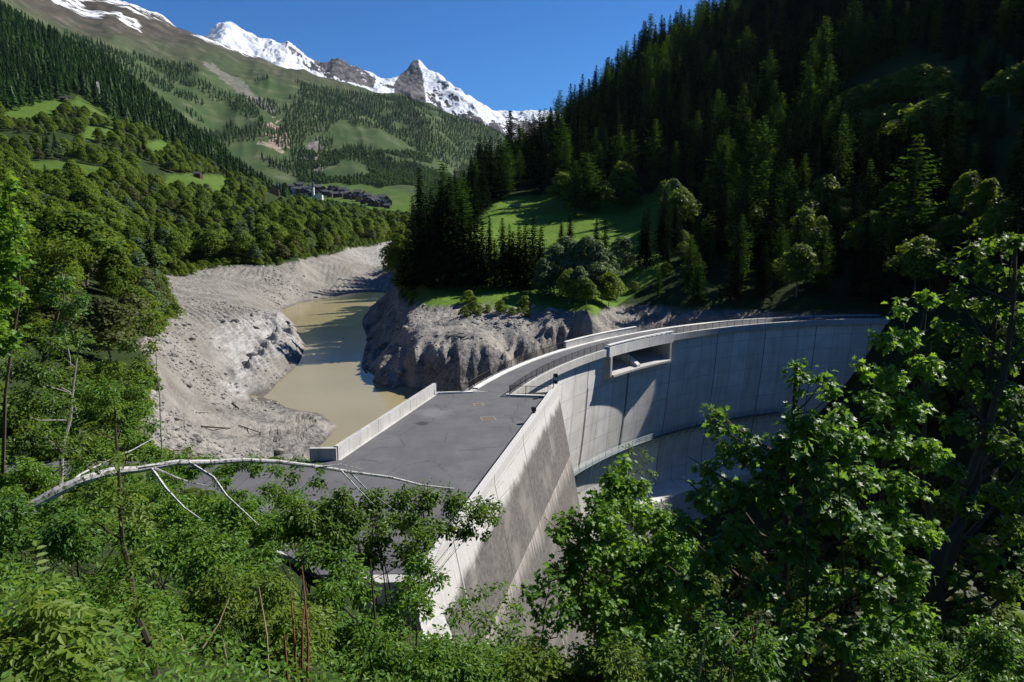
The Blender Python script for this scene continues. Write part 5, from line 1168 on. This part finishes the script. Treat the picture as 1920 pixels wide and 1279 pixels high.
# ================================================================== VILLAGE, HUTS, MAST, ROCKS
m_slate = plain('slate_roof', (.07, .07, .075), .6, .35, .6); m_timber = plain('dark_timber', (.055, .035, .022), .8, .35, .6); m_white = plain('white_render', (.62, .60, .56), .8, .1, .6)
m_tan = plain('new_timber', (.34, .16, .07), .8, .25, .6); m_glass = plain('dark_panes', (.02, .022, .025), .3)
def house_meshes(wd, dp, ht, wall_mat, seed):
    rf = wd*.42; b = MB(); hw, hd = wd/2, dp/2
    V = [(-hw, -hd, -3), (hw, -hd, -3), (hw, hd, -3), (-hw, hd, -3), (-hw, -hd, ht), (hw, -hd, ht), (hw, hd, ht), (-hw, hd, ht), (0, -hd, ht+rf*.85), (0, hd, ht+rf*.85)]
    b.add(V, [(0, 1, 5, 4), (1, 2, 6, 5), (2, 3, 7, 6), (3, 0, 4, 7)], [(4, 5, 8), (6, 7, 9)]); wall_ = b.mesh('wall', wall_mat)
    r = MB(); o = .8
    for sx in (-1, 1):
        a = [(sx*(hw+o), -hd-o, ht-.35), (sx*(hw+o), hd+o, ht-.35), (0, hd+o, ht+rf*.9), (0, -hd-o, ht+rf*.9)]; a2 = [(x, y, z+.35) for x, y, z in a]
        r.hexa(np.array(a+a2))
    roof = r.mesh('roof', m_slate); w_ = MB()
    for lv in range(int(ht//2.6)):
        for k in range(3): w_.box(((k-1)*wd*.27, -hd-.02, 1.4+lv*2.6), (1.0, .12, 1.2))
    return wall_, roof, w_.mesh('window', m_glass)
HM = [house_meshes(9, 10, 6, m_timber, 0), house_meshes(11, 12, 7, m_timber, 1), house_meshes(10, 10, 6, m_white, 2), house_meshes(11, 9, 7, m_tan, 3), house_meshes(8, 9, 5, m_timber, 4)]
def house(px, py, k, rz, label, group, name='chalet', cat='house', sc=1.0):
    h_ = hit(px, py)
    if h_ is None: return
    x, y, z = h_; t = thing(name, label, cat, (x, y, z), rz, group); t.scale = (sc,)*3
    for nm, me in zip(('wall', 'roof', 'window'), HM[k]): link(nm, me, t)
    return t
VG = 'timber chalets packed in the valley village'
rv = np.random.default_rng(77); vpos = []
line_ = [(510,354),(535,352),(560,352),(580,356),(600,358),(625,357),(650,362),(672,368),(695,374),(720,378),(745,382),(765,384)]
for i in range(400):
    u = rv.random()*11; j = int(u); f = u-j; a = line_[j]; b = line_[j+1]; px = a[0]*(1-f)+b[0]*f; py = a[1]*(1-f)+b[1]*f+rv.uniform(-1, 13)
    if all((px-q[0])**2/55+(py-q[1])**2/9 > 1 for q in vpos): vpos.append((px, py))
vpos = sorted(vpos)[:80]
def grp_side(px): return 'the left end of the village' if px < 570 else 'the middle of the village' if px < 670 else 'the right end of the village'
for i, (px, py) in enumerate(vpos):
    k = rv.choice(5, p=(.3, .22, .13, .07, .28)); mat_ = ('dark timber', 'large dark timber', 'white-walled', 'orange timber', 'small dark timber')[k]
    house(px, py, k, rv.choice([.2, 1.75, .5])+rv.normal()*.12, '%s chalet with a slate roof in %s' % (mat_, grp_side(px)), VG, sc=1.35)
for px, py, k, lb in ((482,347,1,'dark timber barn standing on the bank wood left of the village'),(491,350,0,'second dark barn just left of the village'),(372,334,4,'lone hut with a pale roof on the meadow above the bank wood'),(312,316,4,'small dark hut above the lone pale-roofed hut'),(122,192,4,'dark hut with a slate roof high on the left slope'),(5,192,4,'small hut at the left edge high on the slope')):
    house(px, py, k, 1.5, lb, None, 'barn' if k != 2 else 'farm_building', 'hut' if k != 2 else 'building', .8)
c = hit(588, 376)
t = thing('church', 'white church tower rising over the middle of the village', 'church', c)
mb = MB(); mb.box((0, 0, 13), (5, 5, 32)); mb.build('tower', m_white, t)
mb = MB(); mb.add([(-3, -3, 29), (3, -3, 29), (3, 3, 29), (-3, 3, 29), (0, 0, 42)], f3=[(0, 1, 4), (1, 2, 4), (2, 3, 4), (3, 0, 4)]); mb.build('spire', m_slate, t)
mb = MB(); mb.box((12, 0, 5), (18, 10, 13)); mb.build('nave', m_white, t)
c = hit(187, 190); e_ = te(187, 153)[1]; hm = H+e_*c[1]-c[2]
t = thing('radio_mast', 'tall lattice mast with pale drums rising from the conifer belt', 'mast', c); mb = MB()
for sx, sy in ((-1, -1), (1, -1), (1, 1), (-1, 1)): mb.tube([(sx*1.4, sy*1.4, 0), (sx*.7, sy*.7, hm)], .22, 4)
for k in range(int(hm/3)):
    w_ = 1.4-.7*k*3/hm; mb.tube([(-w_, -w_, k*3), (w_, -w_, k*3+3)], .15, 3); mb.tube([(w_, -w_, k*3), (w_, w_, k*3+3)], .15, 3)
mb.build('lattice', m_white, t)
for k in range(4): mb = MB(); mb.tube([(-1.2, -1.6, hm*(.45+.15*k)), (-1.2, -2.6, hm*(.45+.15*k))], 1.3, 10); mb.build('dish', m_white, t)
# boulders and driftwood on the drained banks
m_rock = MN('boulder_rock'); _P = m_rock.pos(); _c = m_rock.mix(m_rock.map(m_rock.noise(1.2, _P, 6, .7), .35, .65), (.13, .12, .11), (.30, .285, .26)); m_rock.bump(m_rock.noise(3, _P, 5, .7), .6, .1); m_rock = m_rock.base(_c)
def rock_mesh(seed):
    import bmesh
    bm = bmesh.new(); bmesh.ops.create_icosphere(bm, subdivisions=2, radius=1); r = np.random.default_rng(seed); ax = r.normal(size=(7, 3)); ax /= np.linalg.norm(ax, axis=1, keepdims=True); lim = r.uniform(.5, .85, 7)
    for v in bm.verts:
        p = np.array(v.co)
        for a_, l_ in zip(ax, lim):
            d = p@a_
            if d > l_: p = p-a_*(d-l_)
        v.co = p*(1, .8, .62)
    me = bpy.data.meshes.new('boulder'); bm.to_mesh(me); bm.free(); me.materials.append(m_rock); me.polygons.foreach_set('use_smooth', np.zeros(len(me.polygons), bool)); return me
RK = [rock_mesh(i) for i in range(5)]
PROTO['rock', 0] = (RK[0], None); PROTO['rock', 1] = (RK[1], None); NV['rock'] = 2
rr_ = np.random.default_rng(55); nb_ = 0; small = [[], []]
x, y, r = scatter(26000, (-.62, .12), (62, 330), 66); z, px, py = ground_px(x, y)
ok = (z > W+.1) & (z < -.5) & (px > 250) & (px < 1200) & ~inpoly(x, y, Dpoly) & ~((y < 84) & (x > -18)) & visible(x, y, z+.4)
cl = fbm(x*.05, y*.05, 3, 99)
for i in np.where(ok & (cl > -.05+r.random(len(x))*.5))[0]:
    s_ = .12+.35*rr_.random()**3+(.0009*y[i])
    if nb_ < 110 and rr_.random() < .05:
        s_ = rr_.uniform(.55, 1.5); o = link('boulder', RK[int(rr_.integers(5))], None, (x[i], y[i], z[i])); o.scale = (s_, s_*rr_.uniform(.7, 1.1), s_*rr_.uniform(.6, 1)); o.rotation_euler = (rr_.normal()*.3, rr_.normal()*.3, rr_.random()*6.3)
        tag(o, '%s grey boulder on the %s' % ('large' if s_ > 1.1 else 'middling' if s_ > .8 else 'small', 'rocky point below the meadow' if px[i] > 680 else 'near mud flat' if py[i] > 740 else 'middle of the drained left bank' if py[i] > 600 else 'far drained bank'), 'boulder', 'boulders lying on the drained banks'); nb_ += 1
    else: small[int(rr_.integers(2))].append((x[i], y[i], z[i], s_, rr_.random()*6.28))
for v in range(2): mass('rubble', 'rock', small[v], 'loose stones and rubble strewn over the drained banks', v)
for px, py, px2, py2, rad, lb in ((378,802,432,805,.16,'dark log lying level on the near mud flat'),(436,758,448,768,.18,'short dark stump on the near mud flat'),(368,777,392,774,.10,'pale driftwood trunk on the near mud flat'),(448,800,490,815,.09,'thin dark log near the rocky tip of the mud flat'),(860,633,905,636,.16,'thin dark pole on the rocky point'),(870,640,888,634,.14,'short pole lying beside the longer one on the rocky point'),(840,634,870,628,.12,'thin pale pole on the rocky point')):
    a = hit(px, py); b = hit(px2, py2)
    if a and b: mb = MB(); mb.tube([(a[0], a[1], a[2]+.15), (b[0], b[1], b[2]+.15)], [rad, rad*.6], 6); tag(mb.build('driftwood_log', m_twig if 'dark' in lb else m_grey_twig), lb, 'log')
c = hit(965, 388); t = thing('stone_trough', 'small pale stone trough with a post on the green meadow', 'trough', c)
mb = MB(); mb.box((0, 0, .5), (4.5, 2.2, 1.1), .2); mb.box((1.5, 0, 1.0), (2.5, 1.5, .6), .5); mb.build('basin', m_rock, t); mb = MB(); mb.box((-.8, .3, 2.0), (.3, .3, 3.6)); mb.box((-.8, .3, 3.2), (1.4, .25, .25)); mb.build('post', m_timber, t)
# ================================================================== AIR
def haze():
    mb = MB(); mb.box((-500, 3600, 700), (7600, 8000, 1600)); M = bpy.data.materials.new('haze'); M.use_nodes = True; N = M.node_tree.nodes
    N.remove(N['Principled BSDF']); v = N.new('ShaderNodeVolumePrincipled'); v.inputs['Color'].default_value = (.6, .8, 1, 1); v.inputs['Density'].default_value = 0.9e-5; v.inputs['Anisotropy'].default_value = .2
    M.node_tree.links.new(v.outputs[0], N['Material Output'].inputs['Volume'])
    tag(mb.build('haze', M), 'thin bluish air haze filling the valley', None, None, 'stuff')
haze()
